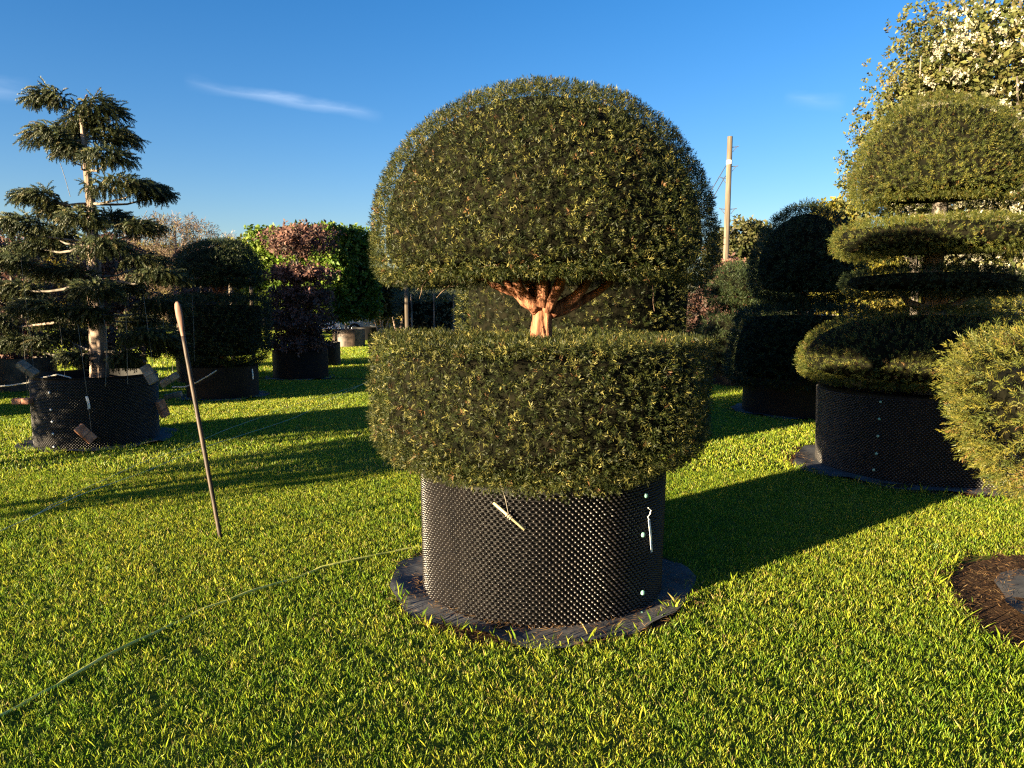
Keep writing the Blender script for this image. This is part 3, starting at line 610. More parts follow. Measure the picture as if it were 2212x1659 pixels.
# thin tie-down strings from the upper limbs
for i, (u0, v0, u1, v1, dy) in enumerate(((126, 340, 152, 425, -.2), (318, 455, 290, 500, .1), (270, 640, 276, 830, -.5), (230, 700, 228, 835, -.55), (128, 690, 140, 815, -.3), (415, 640, 420, 780, .6), (72, 430, 80, 470, 0))):
    s = MB(); s.tube([at(u0, v0, CY + dy), at((u0 + u1) / 2 + 1, (v0 + v1) / 2, CY + dy), at(u1, v1, CY + dy)], .003, 4)
    tag(s.build('tie_string', M['string'], None), ['string slanting from the upper left pad of the conifer', 'string slanting below the right pad of the conifer', 'string hanging right of the conifer trunk into the planter', 'string hanging close beside the conifer trunk base', 'string hanging left of the conifer trunk into the planter', 'string hanging from the lowest right pad of the conifer', 'short string under the far left pad of the conifer'][i], 'string', 'strings tied to the conifer branches')
# pale irrigation pipe looping over the planter rim
pp = MB(); pts = [at(u, v, CY + d) for u, v, d in ((-30, 836, -.5), (20, 833, -.5), (60, 827, -.5), (95, 815, -.52), (125, 809, -.55), (150, 815, -.58), (170, 828, -.6), (182, 834, -.55))]
pp.tube(pts, .0085, 8); tag(pp.build('irrigation_pipe', M['hose_pale'], None, smooth=True), 'pale irrigation pipe bent over the rim of the conifer planter', 'pipe')
pp = MB(); pts = [at(u, v, 12.3) for u, v in ((372, 836), (400, 836), (425, 826), (450, 812), (468, 800))]
pp.tube(pts, .012, 6); tag(pp.build('irrigation_pipe', M['hose_pale'], None, smooth=True), 'pale pipe crossing the planter of the dark dome yew', 'pipe')

# ================================================================== leaning handle, lines and hose on the lawn
b = at(478, 1165, 4.96); b.z = -.03; t_ = at(382, 652, 5.25); ax = (t_ - b)
st = empty('wooden_handle', (b.x, b.y, 0), 'worn wooden tool handle stuck leaning in the lawn', 'handle')
hb = MB(); pts = [b + ax * q - Vector((b.x, b.y, 0)) for q in (0, .05, .2, .4, .6, .75, .82, .86)]
hb.tube(pts, [.0135, .014, .0145, .015, .015, .0145, .014, .014], 12, .04); hb.build('shaft', M['handle'], st, smooth=True)
gb = MB(); up = ax.normalized(); sd = up.cross(Vector((0, 1, 0))).normalized(); fr = up.cross(sd)
V = []; F = []; o0 = b - Vector((b.x, b.y, 0)); rows = [(.855, .0142, .0142), (.875, .0165, .0145), (.90, .0205, .014), (.94, .025, .0145), (.975, .024, .014), (.992, .019, .012), (1.0, .009, .007)]
for (q, wx, wy) in rows:
    for k in range(12): an = 2 * math.pi * k / 12; V.append(o0 + ax * q + sd * math.cos(an) * wx + fr * math.sin(an) * wy)
for i in range(len(rows) - 1):
    for k in range(12): F.append((i * 12 + k, i * 12 + (k + 1) % 12, i * 12 + 12 + (k + 1) % 12, i * 12 + 12 + k))
F.append(tuple(len(V) - 12 + k for k in range(12))); gb.add(V, F); gb.build('flattened_grip', M['grip'], st, smooth=True)
def ground_line(pix, z, r, mat, name, label, cat, wob=.01, n=60):
    ps = [];
    for (u, v) in pix: d = ray(u, v); ps.append(d * (-EYE / d.z) + Vector((0, 0, EYE)))
    pts = []; rs = random.Random(3); seg = len(ps) - 1
    for i in range(n + 1):
        t = i / n * seg; k = min(int(t), seg - 1); p = ps[k].lerp(ps[k + 1], t - k); zz = z + .007 * math.sin(i * .45) + rs.uniform(-.003, .003)
        pts.append(Vector((p.x + rs.uniform(-wob, wob), p.y + rs.uniform(-wob, wob), zz)))
    mb = MB(); mb.tube(pts, r, 6); return tag(mb.build(name, M[mat], None, smooth=True), label, cat)
ground_line([(-60, 1185), (0, 1155), (200, 1068), (420, 982), (640, 905), (800, 825), (840, 805)], .032, .0032, 'twine_white', 'garden_line', 'nearer white line stretched across the left lawn', 'line', .004)
ground_line([(60, 1130), (180, 1062), (330, 997), (470, 942), (600, 890), (720, 852), (800, 828)], .028, .003, 'twine_white', 'garden_line', 'farther white line running beside the nearer one on the left lawn', 'line', .004)
ground_line([(-40, 1575), (0, 1555), (220, 1435), (420, 1330), (600, 1268), (690, 1235), (905, 1185), (925, 1180)], .020, .0078, 'hose_green', 'hose', 'faded green hose half buried in the front lawn', 'hose', .003)
# ================================================================== leafy trees and hedges behind
def leafy(parent, name, lobes, n, tm, cols, size=1.0, mat='broad', bias=.35, lean=(0, 0, .2), jit=.6, box=False):
    lo = np.array(lobes, float); vol = lo[:, 3] * lo[:, 4] + lo[:, 4] * lo[:, 5] + lo[:, 3] * lo[:, 5]; k = rng.choice(len(lo), n, p=vol / vol.sum())
    if box:
        q = rng.uniform(-1, 1, (n, 3)); ax = rng.choice(3, n, p=[.35, .35, .3]); sgn = rng.choice([-1, 1], n); q[np.arange(n), ax] = sgn * rng.random(n) ** .18
        d = np.zeros((n, 3)); d[np.arange(n), ax] = sgn
    else:
        d = norm(rng.normal(size=(n, 3))); q = d * rng.random((n, 1)) ** bias
    P = lo[k, :3] + q * lo[k, 3:6]; P = P + .08 * np.stack([Noise3(i + n, 2.5)(P) for i in range(3)], 1) * lo[k, 3:6].min(1, keepdims=True)
    c = palette(n, *cols); c = c * (1 + .25 * Noise3(n + 9, 1.6)(P))[:, None]
    V, F, C = grow(P, d * .7 + np.array(lean) + rng.normal(0, jit, (n, 3)), rng.uniform(.7, 1.3, n) * size, T[tm], c)
    return mesh_obj(name, V, F, M[mat], parent, tint=C, kind='stuff')
COPPER = ([(.10, .055, .045), (.15, .082, .066), (.24, .125, .095), (.09, .068, .056)], [.3, .35, .25, .1])
HORN = ([(.06, .11, .012), (.10, .16, .016), (.16, .21, .03)], [.35, .4, .25])
OLIVE = ([(.05, .06, .018), (.09, .09, .03), (.13, .12, .05)], [.4, .4, .2])
GOLD = ([(.14, .14, .02), (.22, .19, .03), (.28, .22, .05)], [.4, .4, .2])
DARK = ([(.018, .028, .012), (.03, .042, .016), (.05, .06, .022)], [.4, .4, .2])
TWIG = ([(.13, .09, .065), (.20, .15, .11), (.17, .14, .05)], [.4, .35, .25])
GREY = ([(.16, .14, .13), (.24, .22, .20)], [.5, .5])
def stem(parent, h, r, mat='bark_grey', branches=(), seed=0, z0=0):
    tb = MB(); tb.tube([(0, 0, z0), (.02, .0, h * .35), (-.015, .02, h * .7), (.0, .0, h)], taper(r, r * .3, 4), 9, .1, seed); t = tb.build('trunk', M[mat], parent, smooth=True)
    for i, (za, b) in enumerate(branches):
        l = MB(); l.tube(limb_curve((0, 0, za), b, (0, 0, .06), 5, .03, seed + i), taper(r * .45, r * .12, 5), 5); l.build('limb', M[mat], t)
    return t
def tiered_beech(x, y, label, tiers, per, pot=(.6, .5, 'x'), cols=COPPER, size=1.0, seed=0, rm='plastic'):
    o = empty('copper_beech', (x, y, 0), label, 'tree', 'copper beeches in planters')
    top = max(t[1] for t in tiers); rs = random.Random(seed)
    br = []
    for (z0, z1, r) in tiers:
        for k in range(6): a = rs.uniform(0, 6.28); br.append((z0 - .02, (r * .85 * math.cos(a), r * .85 * math.sin(a), (z0 + z1) / 2)))
    stem(o, top - .05, .065, 'bark_grey', br, seed)
    for (z0, z1, r) in tiers:
        m = max(1, int((z1 - z0) / .25)); lobes = [(rs.uniform(-.25, .25) * r, rs.uniform(-.25, .25) * r, (z0 + z1) / 2 + rs.uniform(-.06, .06), r * rs.uniform(.85, 1.08), r * rs.uniform(.85, 1.08), (z1 - z0) / 2 * rs.uniform(.9, 1.15)) for _ in range(5)]
        leafy(o, 'leaf_tier', lobes, int(per * r * r), 'beech', cols, size, 'dry', .5, (0, 0, -.1))
    if pot: planter(x, y, pot[0], pot[1], pot[2], 0, rm)
    return o
tiered_beech(-4.72, 16.5, 'tiered copper beech with pinkish top in front of the green hornbeam block', [(2.72, 3.32, .80), (2.14, 2.42, .74), (1.66, 1.96, .76), (.95, 1.58, .90), (.62, .95, .7)], 800, (.60, .62, 'black planter under the pinkish tiered copper beech'), seed=3, size=1.15)
ground_mat(-4.72, 16.5, .78, 'grey weed mat under the pinkish tiered copper beech', 94, .60)
for i, (x, y, lab, tiers, pr) in enumerate((
    (-9.5, 14.2, 'copper beech behind the left side of the drooping conifer', [(.6, 1.3, .8), (1.5, 2.1, .8), (2.3, 2.9, .7)], (.65, .62)),
    (-8.1, 15.0, 'copper beech seen through the conifer, left of its trunk', [(.55, 1.2, .85), (1.4, 2.0, .85), (2.2, 2.9, .75)], (.62, .60)),
    (-6.55, 15.6, 'low copper beech just right of the conifer trunk', [(.6, 1.2, .7), (1.4, 2.0, .7), (2.2, 2.75, .6)], (.50, .60)),
    (-11.6, 16.2, 'copper beech farthest to the left', [(.6, 1.4, .9), (1.6, 2.4, .9), (2.6, 3.3, .8)], (.62, .60)))):
    tiered_beech(x, y, lab, tiers, 620, (*pr, ['weathered brown planter at the left edge behind the conifer', 'black planter behind the conifer trunk at left', 'weathered brown planter between conifer and dark dome yew', 'black planter of the beech farthest left'][i]), seed=30 + i, size=1.2, rm=('plastic_brown', 'plastic', 'plastic_brown', 'plastic')[i])
# green hornbeam block on a stem
hb_ = empty('hornbeam_block', (-5.25, 19.8, 0), 'bright green box-clipped hornbeam on a clear stem', 'tree'); hb_.rotation_euler = (0, 0, R(-30))
stem(hb_, 3.0, .06, 'bark_grey', [(1.2, (.7, .1, 1.8)), (1.2, (-.8, 0, 1.8)), (1.4, (.2, .5, 2.2))], 5)
cb = MB(); cb.box((0, 0, 2.40), (2.5, 1.5, 1.9)); cr_ = cb.build('crown', M['core'], hb_)
leafy(cr_, 'foliage', [(0, 0, 2.40, 1.42, .92, 1.12)], 5200, 'leaf_mid', HORN, 1.0, 'broad', box=True, jit=.45)
planter(-5.2, 19.8, .60, .62, 'black planter with a grey mat under the hornbeam block')
# twiggy dome on the left skyline
tw = empty('twiggy_dome_tree', (-11.2, 25, 0), 'brown twiggy dome-clipped tree on the left skyline', 'tree')
stem(tw, 4.2, .1, 'bark_grey', [(1.4, (1, .3, 2.6)), (1.4, (-1, 0, 2.6)), (1.6, (0, -.8, 3))], 4)
leafy(tw, 'crown', [(0, 0, 2.9, 1.75, 1.75, 1.72), (0, 0, 2.2, 1.7, 1.7, .9)], 3600, 'twiggy', TWIG, 1.0, 'dry', .4)
# generic background trees
def tree(x, y, h, r, label, cols, n=2600, tm='leaf_far', size=1.0, seed=0, zb=None, name='background_tree', mat='broad', lobes=7, bias=.4, group='trees along the far boundary', bark='bark_grey', tr=None, nb=7):
    o = empty(name, (x, y, 0), label, 'tree', group); rs = random.Random(seed); zb = h * .3 if zb is None else zb
    br = [(h * rs.uniform(.2, .5), (rs.uniform(-.7, .7) * r, rs.uniform(-.7, .7) * r, rs.uniform(.5, .9) * h)) for _ in range(nb)]
    stem(o, h * .85, tr or h * .025, bark, br, seed)
    lb = [(0, 0, (h + zb) / 2, r * .8, r * .8, (h - zb) * .46)]
    for _ in range(lobes): a = rs.uniform(0, 6.28); q = rs.uniform(.35, .62) * r; lb.append((q * math.cos(a), q * math.sin(a), rs.uniform(zb + .25 * (h - zb), h - .22 * (h - zb)), r * rs.uniform(.32, .5), r * rs.uniform(.32, .5), (h - zb) * rs.uniform(.16, .26)))
    leafy(o, 'crown', lb, n, tm, cols, size, mat, bias)
    return o
for (u, Y, vtop, wpx, cols, lab, tm, n) in (
    (30, 30, 520, 95, GREY, 'pale grey twiggy tree behind the conifer at the left edge', 'twiggy', 2600),
    (140, 34, 505, 90, GOLD, 'yellow-green tree behind the conifer, left of its trunk', 'leaf_far', 2200),
    (265, 32, 500, 80, COPPER, 'reddish tree behind the conifer, right of its trunk', 'leaf_far', 2000),
    (330, 38, 520, 80, GOLD, 'yellow-green tree under the twiggy dome at left', 'leaf_far', 2200),
    (480, 44, 492, 60, GREY, 'bare grey tree above the dark dome yew at left', 'twiggy', 2200),
    (505, 36, 520, 60, GOLD, 'golden bushy tree between dark dome yew and copper beech', 'leaf_far', 2200),
    (545, 50, 505, 60, GREY, 'bare grey tree left of the hornbeam block', 'twiggy', 2000),
    (835, 40, 590, 70, GOLD, 'golden tree glimpsed left of the central dome', 'leaf_far', 2000),
    (930, 34, 575, 66, GOLD, 'golden tree glimpsed through the gap of the central yew', 'leaf_far', 2400),
    (1060, 48, 560, 90, OLIVE, 'olive tree hidden behind the central yew', 'leaf_far', 1800),
    (1600, 33, 472, 74, OLIVE, 'dark tree with golden top behind the telegraph pole', 'leaf_far', 4200),
    (1690, 40, 500, 80, DARK, 'dark tree behind the ball and drum yew', 'leaf_far', 2400),
    (1815, 21, 418, 66, GOLD, 'fresh yellow-green maple above the ball and drum yew', 'leaf_mid', 4200),
    (1960, 30, 500, 130, GOLD, 'golden bushy tree glimpsed between the yew discs', 'leaf_far', 3200),
    (2130, 26, 520, 120, GOLD, 'golden bushy tree at the right edge below the blossom', 'leaf_far', 3200)):
    p = at(u, vtop, Y); tree(p.x, Y, p.z, wpx * Y / 1600, lab, cols, int(n * .58), tm, 1.25 if tm != 'leaf_mid' else 1.4, seed=int(u) + 7, zb=.5 if vtop > 480 else 1.2, mat='dry' if tm == 'twiggy' else 'broad')
for (x, y, h_, r_, lab) in ((-7.25, 3.3, 2.5, 1.15, 'loose-crowned young tree off the left edge, nearest'), (-8.38, 5.0, 2.7, 1.2, 'loose-crowned young tree off the left edge, second')):
    tree(x, y, h_, r_, lab, OLIVE, 800, 'leaf_mid', 1.15, int(-x * 10), .5, 'young_tree', lobes=8, bias=.6, group='trees off the left edge')
# the flowering trees at upper right
BL = ([(.07, .085, .025), (.12, .125, .035), (.16, .14, .05)], [.4, .4, .2])
p = at(2010, 10, 17); o = tree(p.x, 17, p.z + .4, 1.95, 'tall loose grey-green tree behind the top dome of the tiered yew', BL, 5000, 'leaf_mid', .85, 71, 2.2, 'loose_tree', lobes=12, bias=.7, group='tall trees at upper right', tr=.10, nb=26)
p = at(2240, -90, 16); o = tree(p.x, 16, p.z, 2.6, 'tall tree covered in white blossom at the upper right corner', BL, 5400, 'leaf_mid', 1.2, 72, .8, 'blossom_tree', lobes=12, bias=.4, group='tall trees at upper right', tr=.12, nb=26)
cz = p.z
leafy(o, 'blossom', [(0, 0, cz * .56, 2.35, 2.35, cz * .45), (-1.2, -.8, cz * .66, 1.35, 1.3, 1.7), (-1.1, -1.2, cz * .42, 1.35, 1.2, 1.5)], 2900, 'blossom', ([(.60, .56, .42), (.45, .42, .30), (.30, .30, .16)], [.5, .3, .2]), .82, 'petal', .25)
# dark multi-stemmed small trees and pots far left of the middle
for i, (u, Y) in enumerate(((822, 30), (858, 32))):
    p = at(u, 585, Y); o = empty('multistem_tree', (p.x, Y, 0), ('dark multi-stemmed tree beside the hornbeam block', 'dark multi-stemmed tree beside the grey post')[i], 'tree', 'multi-stemmed trees in far planters')
    for k in range(4):
        a = k * 1.6 + i; tb = MB(); tb.tube(limb_curve((.08 * math.cos(a), .08 * math.sin(a), .4), (.5 * math.cos(a), .5 * math.sin(a), 1.7), (0, 0, 0), 5, .03, k), taper(.035, .02, 5), 6); tb.build('trunk', M['bark_pale'], o)
    leafy(o, 'crown', [(0, 0, 2.1, .85, .85, .85), (.3, 0, 1.8, .6, .6, .5), (-.3, .2, 2.4, .6, .6, .5)], 1500, 'leaf_mid', DARK, 1.4, 'broad')
    planter(p.x, Y, .55, .5, ('far black planter under the multi-stemmed tree by the hornbeam', 'far black planter under the multi-stemmed tree by the post')[i])
p = at(750, 750, 28.6); planter(p.x, 28.9, .62, .68, 'weathered brown planter far off beside the hornbeam', 0, 'plastic_brown'); o = empty('young_tree', (p.x - .1, 28.9, 0), 'thin-stemmed young tree in the far brown planter', 'tree'); stem(o, 3, .06, 'bark_grey', [(1.5, (.4, 0, 2.4)), (1.5, (-.4, 0, 2.4))], 3); leafy(o, 'crown', [(0, 0, 2.6, .8, .8, .8)], 700, 'leaf_mid', DARK, 1.4)
p = at(790, 735, 34); planter(p.x, 34.2, .6, .62, 'farthest black planter in the gap beside the central yew')
p = at(2170, 640, 13); o = empty('low_hedge', (p.x, 13, 0), 'low sunlit golden hedge behind the mushroom dome at right edge', 'hedge'); cb = MB(); cb.box((.6, 0, .72), (1.9, .7, 1.44)); cc = cb.build('hedge_body', M['core'], o); leafy(cc, 'foliage', [(.6, 0, .84, 1.15, .6, .9)], 4200, 'yew_far', YEW_GOLD, 1.2, 'yew', box=True, jit=.35)
for i, (u, Y, wd) in enumerate(((1975, 19, 1.1), (2070, 20, .8))):
    p = at(u, 648, Y); o = empty('low_hedge', (p.x, Y, 0), ('dark low hedge behind the trunk of the tiered yew', 'dark low hedge between tiered yew trunk and golden hedge')[i], 'hedge'); cb = MB(); cb.box((0, 0, .7), (wd * 1.6, .5, 1.4)); cc = cb.build('hedge_body', M['core'], o); leafy(cc, 'foliage', [(0, 0, .82, wd, .5, .9)], 1800, 'yew_far', YEW_DARK, 1.4, 'yew', box=True, jit=.35)
p = at(925, 628, 20); o = empty('clipped_hedge', (p.x, 20, 0), 'grey-green hedge with pale stems in the gap of the central yew', 'hedge'); cb = MB(); cb.box((0, 0, .9), (1.3, .4, 1.6)); cc = cb.build('hedge_body', M['core'], o); leafy(cc, 'foliage', [(0, 0, 1.0, .85, .45, .92)], 2600, 'yew_far', ([(.10, .12, .07), (.16, .18, .11)], [.5, .5]), 1.5, 'yew', box=True, jit=.4)
for i, q in enumerate((-.5, .1, .6)):
    tb = MB(); tb.tube(limb_curve((q, -.55, 0), (q + .12, -.6, 1.9), (.05, 0, 0), 5, .02, i), taper(.03, .02, 5), 6); tb.build('stem', M['bark_pale'], o)
cz_ = empty('beech_hedge', (at(1548, 600, 22).x, 22, 0), 'sunlit copper beech hedge at the foot of the telegraph pole', 'hedge')
cb = MB(); cb.box((.25, 0, 1.15), (1.3, .6, 2.2)); cc = cb.build('hedge_body', M['core'], cz_); leafy(cc, 'foliage', [(.0, 0, 1.1, .95, .5, 1.1), (.45, 0, 1.9, .7, .5, 1.0)], 2600, 'leaf_mid', COPPER, 1.1, 'dry', .2)
# posts
for i, (u, v0, Y, r, lab) in enumerate(((877, 598, 12.0, .032, 'grey timber post beside the gap of the central yew'), (497, 600, 17.5, .05, 'pale timber post behind the dark dome yew, left'), (541, 585, 17.5, .045, 'pale timber post behind the dark dome yew, right'), (433, 610, 18, .03, 'pale cane post left of the dark dome yew'), (300, 560, 17.5, .04, 'pale timber post glimpsed right of the conifer trunk'))):
    p = at(u, v0, Y); tb = MB(); tb.tube([(0, 0, -.1), (.005, 0, p.z * .5), (0, .005, p.z)], r, 8, .03, i); tb.tube([(0, .005, p.z), (0, .005, p.z + .012)], [r, r * .5], 8)
    tag(tb.build('timber_post', M['post'], None, loc=(p.x, Y, 0)), lab, 'post', 'timber posts')
# telegraph pole
PY = 27; p0 = at(1577, 295, PY); pole = empty('telegraph_pole', (p0.x, PY, 0), 'weathered wooden telegraph pole with climbing steps and wires', 'telegraph pole')
tb = MB(); tb.tube([(-.03, 0, -.2), (-.02, 0, 3), (0, 0, p0.z)], [.112, .104, .092], 14, .03, 2); tb.build('shaft', M['post'], pole, smooth=True)
tb = MB(); zb_ = at(1577, 352, PY).z; tb.tube([(0, 0, zb_ - .05), (0, 0, zb_ + .09)], .104, 14); tb.build('white_band', M['white'], pole)
for (v, s) in ((318, 1), (360, 1), (385, -1), (452, -1), (452, 1), (495, 1), (537, -1)):
    z = at(1577, v, PY).z; tb = MB(); tb.tube([(s * .10, 0, z), (s * .30, 0, z + .02), (s * .31, 0, z + .05)], .014, 5); tb.tube([(s * .11, 0, z - .16), (s * .24, 0, z)], .010, 5); tb.build('step', M['metal'], pole)
for k in range(2):
    a = Vector((-.12, 0, zb_ - .1 - k * .35)); e = at(1500 + 14 * k, 470, PY + 2) - Vector((p0.x, PY, 0)); tb = MB(); tb.tube([a, a.lerp(e, .5) + Vector((0, 0, -.03)), e, e + (e - a) * 1.2], .014, 5); tb.build('wire', M['cable'], pole)
# parked cars far off
def car(x, y, rz, paint, label):
    o = empty('parked_car', (x, y, 0), label, 'car', 'cars parked beyond the nursery'); o.rotation_euler = (0, 0, rz)
    side = [(-2.1, .32), (-2.15, .62), (-2.05, .92), (-1.75, .98), (-1.25, 1.36), (-.9, 1.44), (.2, 1.45), (.6, 1.38), (1.15, 1.0), (1.85, .88), (2.12, .72), (2.15, .42), (2.08, .28), (1.72, .26), (-1.7, .26)]
    n = len(side); V = []; F = []
    for s, k in ((-1, .93), (-1, 1), (1, 1), (1, .93)):
        for (px, pz) in side: wd = .88 - (.20 if pz > 1.2 else .05 if pz > .95 else 0); V.append((px * (1 if k == 1 else .985), s * wd * (.985 if k == 1 else .9) , pz if k == 1 else pz * .99 + .005))
    for i in range(3):
        for j in range(n): F.append((i * n + j, i * n + (j + 1) % n, i * n + n + (j + 1) % n, i * n + n + j))
    F += [tuple(range(n)), tuple(range(4 * n - 1, 3 * n - 1, -1))]
    mesh_obj('body', V, F, M[paint], o)
    for s in (-1, 1):
        for (xa, xb) in ((-1.28, -.42), (-.34, .78)):
            mesh_obj('side_window', [(xa, s * .845, 1.0), (xb + .12, s * .845, 1.0), (min(xb, .48), s * .70, 1.37), (xa + .42 if xa < -1 else xa, s * .70, 1.37)], [(0, 1, 2, 3)], M['glass'], o)
        for xx in (-1.35, 1.32):
            w = MB(); w.tube([(xx, s * .72, .32), (xx, s * .91, .32)], .32, 18); tyre = w.build('wheel', M['tyre'], o); w = MB(); w.tube([(xx, s * .90, .32), (xx, s * .925, .32)], [.20, .17], 12); w.build('rim', M['rim'], tyre)
        w = MB(); w.box((2.08, s * .62, .70), (.10, .34, .13)); w.build('headlight', M['white'], o); w = MB(); w.box((-2.12, s * .66, .78), (.08, .28, .18)); w.build('tail_light', M['lamp_red'], o)
    mesh_obj('windscreen', [(1.17, -.72, 1.01), (1.17, .72, 1.01), (.66, .6, 1.385), (.66, -.6, 1.385)], [(0, 1, 2, 3)], M['glass'], o)
    mesh_obj('rear_window', [(-1.72, -.70, 1.02), (-1.72, .70, 1.02), (-1.28, .6, 1.36), (-1.28, -.6, 1.36)], [(0, 3, 2, 1)], M['glass'], o)
    return o
for (u, Y, rz, pa, lab) in ((815, 42, .3, 'car_silver', 'silver car parked far off beside the hornbeam'), (735, 44, 2.9, 'car_white', 'white car parked far off behind the brown planter'), (1875, 36, .2, 'car_blue', 'dark blue car parked far off above the drum yew'), (1815, 38, .1, 'car_white', 'white car parked far off behind the ball yew trunk')):
    p = at(u, 690, Y); car(p.x, Y, rz, pa, lab)
# far boundary hedge closing the horizon
o = empty('boundary_hedge', (0, 62, 0), 'long dark hedge closing the far end of the nursery', 'hedge'); cb = MB(); cb.box((0, 0, 1.2), (110, 1.6, 2.4)); cc = cb.build('hedge_body', M['core'], o)
leafy(cc, 'foliage', [(0, 0, 1.3, 55, .95, 1.5)], 3600, 'leaf_far', OLIVE, 2.6, box=True)

# ================================================================== the grass
def blades(P, h, w, lean, cols):
    # blades stand in small tufts and lean away from the tuft's middle
    n = len(P); m = max(1, n // 11); own = rng.integers(0, m, n); off = rng.normal(0, .015 * (w.mean() / .005), (n, 2)); cen = P[rng.permutation(n)[:m]]; loose = rng.random(n) < .55
    P = np.where(loose[:, None] | (np.hypot(*(cen[own] - P).T) > 9)[:, None], P, cen[own] + off); la = np.where(loose, rng.uniform(0, 2 * np.pi, n), np.arctan2(off[:, 1], off[:, 0])); h = h * np.where(loose, 1, rng.uniform(.75, 1.3, m)[own]); a = rng.uniform(0, 2 * np.pi, n); ln = np.abs(rng.normal(0, lean, n))
    sd = np.stack([np.cos(a), np.sin(a), np.zeros(n)], 1); dr = np.stack([np.cos(la) * np.sin(ln), np.sin(la) * np.sin(ln), np.cos(ln)], 1)
    dr2 = norm(dr + np.stack([np.cos(la), np.sin(la), -np.zeros(n)], 1) * (.25 * lean / .4)); base = np.concatenate([P, np.zeros((n, 1))], 1)
    mid = base + dr * (h * .5)[:, None]; tip = mid + dr2 * (h * .5)[:, None]; s = sd * (w / 2)[:, None]
    V = np.stack([base, mid + s, tip, mid - s], 1).reshape(-1, 3); i = np.arange(n)[:, None] * 4
    F = np.concatenate([i + [0, 1, 2], i + [0, 2, 3]], 1).reshape(-1, 3)
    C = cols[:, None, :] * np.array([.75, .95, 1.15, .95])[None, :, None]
    return V, F, C.reshape(-1, 3)
GR = ([(.14, .23, .022), (.31, .39, .034), (.46, .47, .055), (.52, .40, .17)], [.32, .38, .25, .05])
def gh(n, k=1): return rng.gamma(9, .042 / 9, n) * k
ZONES = [(1.0, 7.0, .4, 15000, .0031, .60), (7.0, 16.2, .8, 3800, .0070, .7), (16.2, 46, 2.0, 900, .017, 1.05)]
Vs, Fs, Cs, TM = [], [], [], []; base = 0
def put(V, F, C, k):
    global base
    Vs.append(V); Fs.append(F + base); Cs.append(C); TM.append(np.full(len(V), k)); base += len(V)
pts = []; NT = 4
for zi, (y0, y1, tile, dens, w, hk) in enumerate(ZONES):
    for k in range(NT):
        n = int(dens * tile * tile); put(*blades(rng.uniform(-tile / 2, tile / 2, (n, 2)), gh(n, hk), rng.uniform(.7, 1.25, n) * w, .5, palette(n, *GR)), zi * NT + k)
    ny = int(round((y1 - y0) / tile))
    for iy in range(ny):
        yc = y0 + (iy + .5) * tile; half = .74 * (yc + tile) + 1.3; nx = int(half / tile) + 1
        for ix in range(-nx, nx + 1):
            xc = ix * tile; cut = [c for c in CUTS if math.hypot(xc - c[0], yc - c[1]) < c[2] + tile * .78]
            if cut and zi < 2:
                n = int(dens * .72 * tile * tile); P = rng.uniform(-tile / 2, tile / 2, (n, 2)) + [xc, yc]; keep = np.ones(n, bool); near = np.zeros(n)
                for c in cut:
                    an = np.arctan2(P[:, 1] - c[1], P[:, 0] - c[0]); e = c[2] * (1 + .025 * np.sin(an * 5 + c[0]) + .02 * np.sin(an * 11 + c[1])) + rng.normal(0, .012, n)
                    d = np.hypot(P[:, 0] - c[0], P[:, 1] - c[1]); keep &= d > e; near = np.maximum(near, np.exp(-((d - e) / .06) ** 2))
                P = P[keep]; near = near[keep]; m = len(P)
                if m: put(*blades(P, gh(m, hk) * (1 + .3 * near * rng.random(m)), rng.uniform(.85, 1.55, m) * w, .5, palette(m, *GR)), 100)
            else: pts.append((xc, yc, rng.integers(0, 4) * math.pi / 2, zi * NT + rng.integers(0, NT)))
# longer tufts left by the mower round the mats
for (x, y, r, a0, a1, n) in ((MX, MY, .84, -2.9, -.25, 170), (HX, HY, 1.15, 2.2, 4.4, 220), (QX, QY, 1.30, 3.2, 5.0, 260), (CX, CY, .80, 3.5, 6.0, 260), (-5.12, 13.05, .76, 3.4, 6.0, 120)):
    a = rng.uniform(a0, a1, n); rr = r + rng.normal(0, .03, n) + (rng.random(n) < .12) * -.05; cl_ = np.round(a * 9) / 9; a = a * .55 + cl_ * .45
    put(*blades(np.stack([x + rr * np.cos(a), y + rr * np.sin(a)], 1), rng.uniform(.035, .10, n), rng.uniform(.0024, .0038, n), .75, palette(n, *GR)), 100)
# dry thatch and dropped needles lying on the bare soil
TH = ([(.30, .17, .07), (.20, .105, .045), (.42, .28, .13), (.10, .06, .03)], [.35, .3, .2, .15]); tv, tf, tc2, tb0 = [], [], [], 0
for (x, y, r0, r1, a0, a1, n) in ((HX, HY, .78, 1.16, 1.7, 4.6, 2600), (QX, QY, 1.08, 1.36, 2.6, 5.4, 1500), (MX, MY, .69, .78, 3.0, 6.4, 900), (MX, MY, .80, .93, 2.6, 6.6, 700), (CX, CY, .66, .85, 3.0, 6.2, 400)):
    a = rng.uniform(a0, a1, n); rr = rng.uniform(r0, r1, n); Vb, Fb, Cb = blades(np.stack([x + rr * np.cos(a), y + rr * np.sin(a)], 1), rng.uniform(.015, .06, n), rng.uniform(.002, .005, n), .1, palette(n, *TH))
    q4 = Vb.reshape(-1, 4, 3); bs = q4[:, :1].copy(); L_ = q4 - bs; an = rng.uniform(0, 6.28, len(q4)); rise = rng.uniform(0, .3, len(q4)); zz = L_[:, :, 2].copy()
    L_[:, :, 0] += zz * np.cos(an)[:, None]; L_[:, :, 1] += zz * np.sin(an)[:, None]; L_[:, :, 2] = zz * rise[:, None]; bs[:, :, 2] = .022 + rng.uniform(0, .012, (len(q4), 1))
    tv.append((bs + L_).reshape(-1, 3)); tf.append(Fb + tb0); tc2.append(Cb); tb0 += len(Vb)
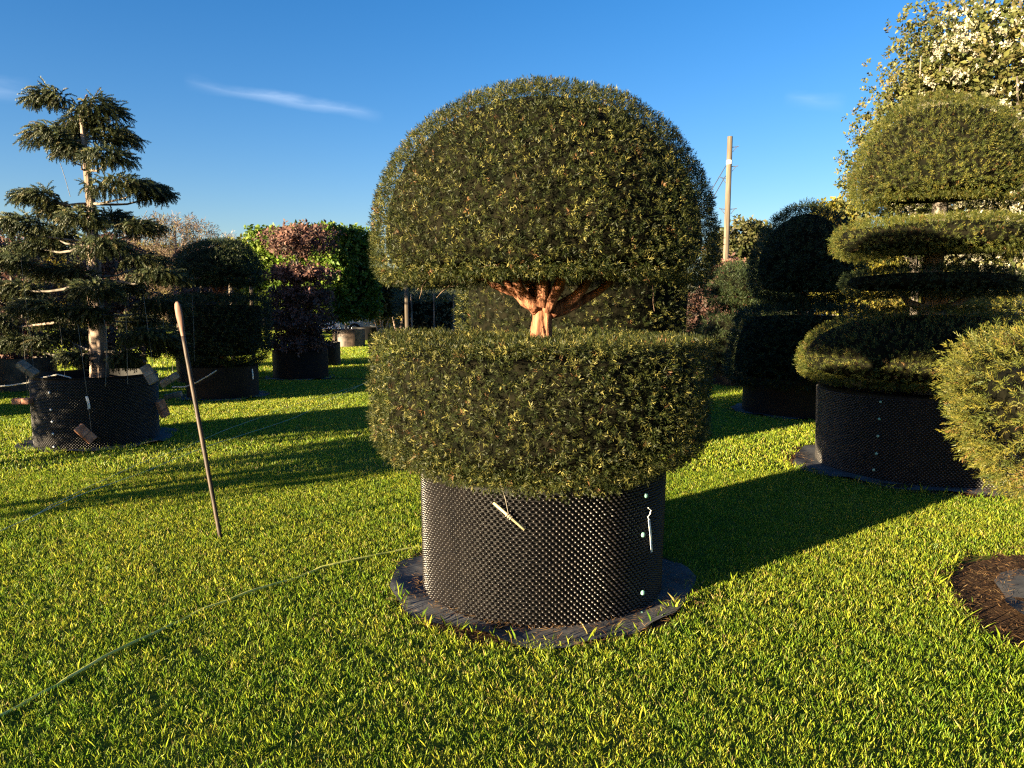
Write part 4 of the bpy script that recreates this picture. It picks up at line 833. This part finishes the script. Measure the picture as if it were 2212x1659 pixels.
tag(mesh_obj('dry_thatch', np.concatenate(tv), np.concatenate(tf), M['dry'], None, tint=np.concatenate(tc2), kind='stuff'), 'orange-brown dry thatch strewn on bare soil round the planters', 'thatch')
V = np.concatenate(Vs); F = np.concatenate(Fs); C = np.concatenate(Cs); tmv = np.concatenate(TM); npt = len(pts); pt = np.array(pts)
V = np.concatenate([V, np.stack([pt[:, 0], pt[:, 1], np.zeros(npt)], 1)]); C = np.concatenate([C, np.zeros((npt, 3))])
grass = mesh_obj('lawn_grass', V, F, M['grass'], None, tint=C, kind='stuff')
tag(grass, 'short mown grass lit low by the sun all over the lawn', 'grass')
nv = len(V)
for nm, arr in (('tm', np.concatenate([tmv, np.full(npt, -1)])), ('pick', np.concatenate([np.full(len(tmv), -1), pt[:, 3]]))):
    a = grass.data.attributes.new(nm, 'INT', 'POINT'); a.data.foreach_set('value', arr.astype(np.int32))
a = grass.data.attributes.new('turn', 'FLOAT', 'POINT'); a.data.foreach_set('value', np.concatenate([np.zeros(len(tmv)), pt[:, 2]]).astype(np.float32))
gt = bpy.data.node_groups.new('grass_tiles', 'GeometryNodeTree'); gt.interface.new_socket('Geometry', in_out='INPUT', socket_type='NodeSocketGeometry'); gt.interface.new_socket('Geometry', in_out='OUTPUT', socket_type='NodeSocketGeometry')
gi = nd(gt, 'NodeGroupInput'); go = nd(gt, 'NodeGroupOutput'); jn = nd(gt, 'GeometryNodeJoinGeometry'); k = gt.links.new
def named(nm, ty): n = nd(gt, 'GeometryNodeInputNamedAttribute', data_type=ty); n.inputs['Name'].default_value = nm; return n.outputs['Attribute']
atm = named('tm', 'INT'); apk = named('pick', 'INT'); atn = named('turn', 'FLOAT')
def equal(s, v): n = nd(gt, 'FunctionNodeCompare', data_type='INT', operation='EQUAL'); k(s, n.inputs[2]); n.inputs[3].default_value = v; return n.outputs[0]
def part_of(sel): n = nd(gt, 'GeometryNodeSeparateGeometry', domain='POINT'); k(gi.outputs[0], n.inputs[0]); k(sel, n.inputs[1]); return n.outputs[0]
spots = part_of(equal(atm, -1)); cx_ = nd(gt, 'ShaderNodeCombineXYZ'); k(atn, cx_.inputs[2])
er = nd(gt, 'FunctionNodeEulerToRotation'); k(cx_.outputs[0], er.inputs[0])
k(part_of(equal(atm, 100)), jn.inputs[0])
for q in range(len(ZONES) * NT):
    ip = nd(gt, 'GeometryNodeInstanceOnPoints'); k(spots, ip.inputs['Points']); k(equal(apk, q), ip.inputs['Selection']); k(part_of(equal(atm, q)), ip.inputs['Instance']); k(er.outputs[0], ip.inputs['Rotation']); k(ip.outputs[0], jn.inputs[0])
k(jn.outputs[0], go.inputs[0])
grass.modifiers.new('tiles', 'NODES').node_group = gt
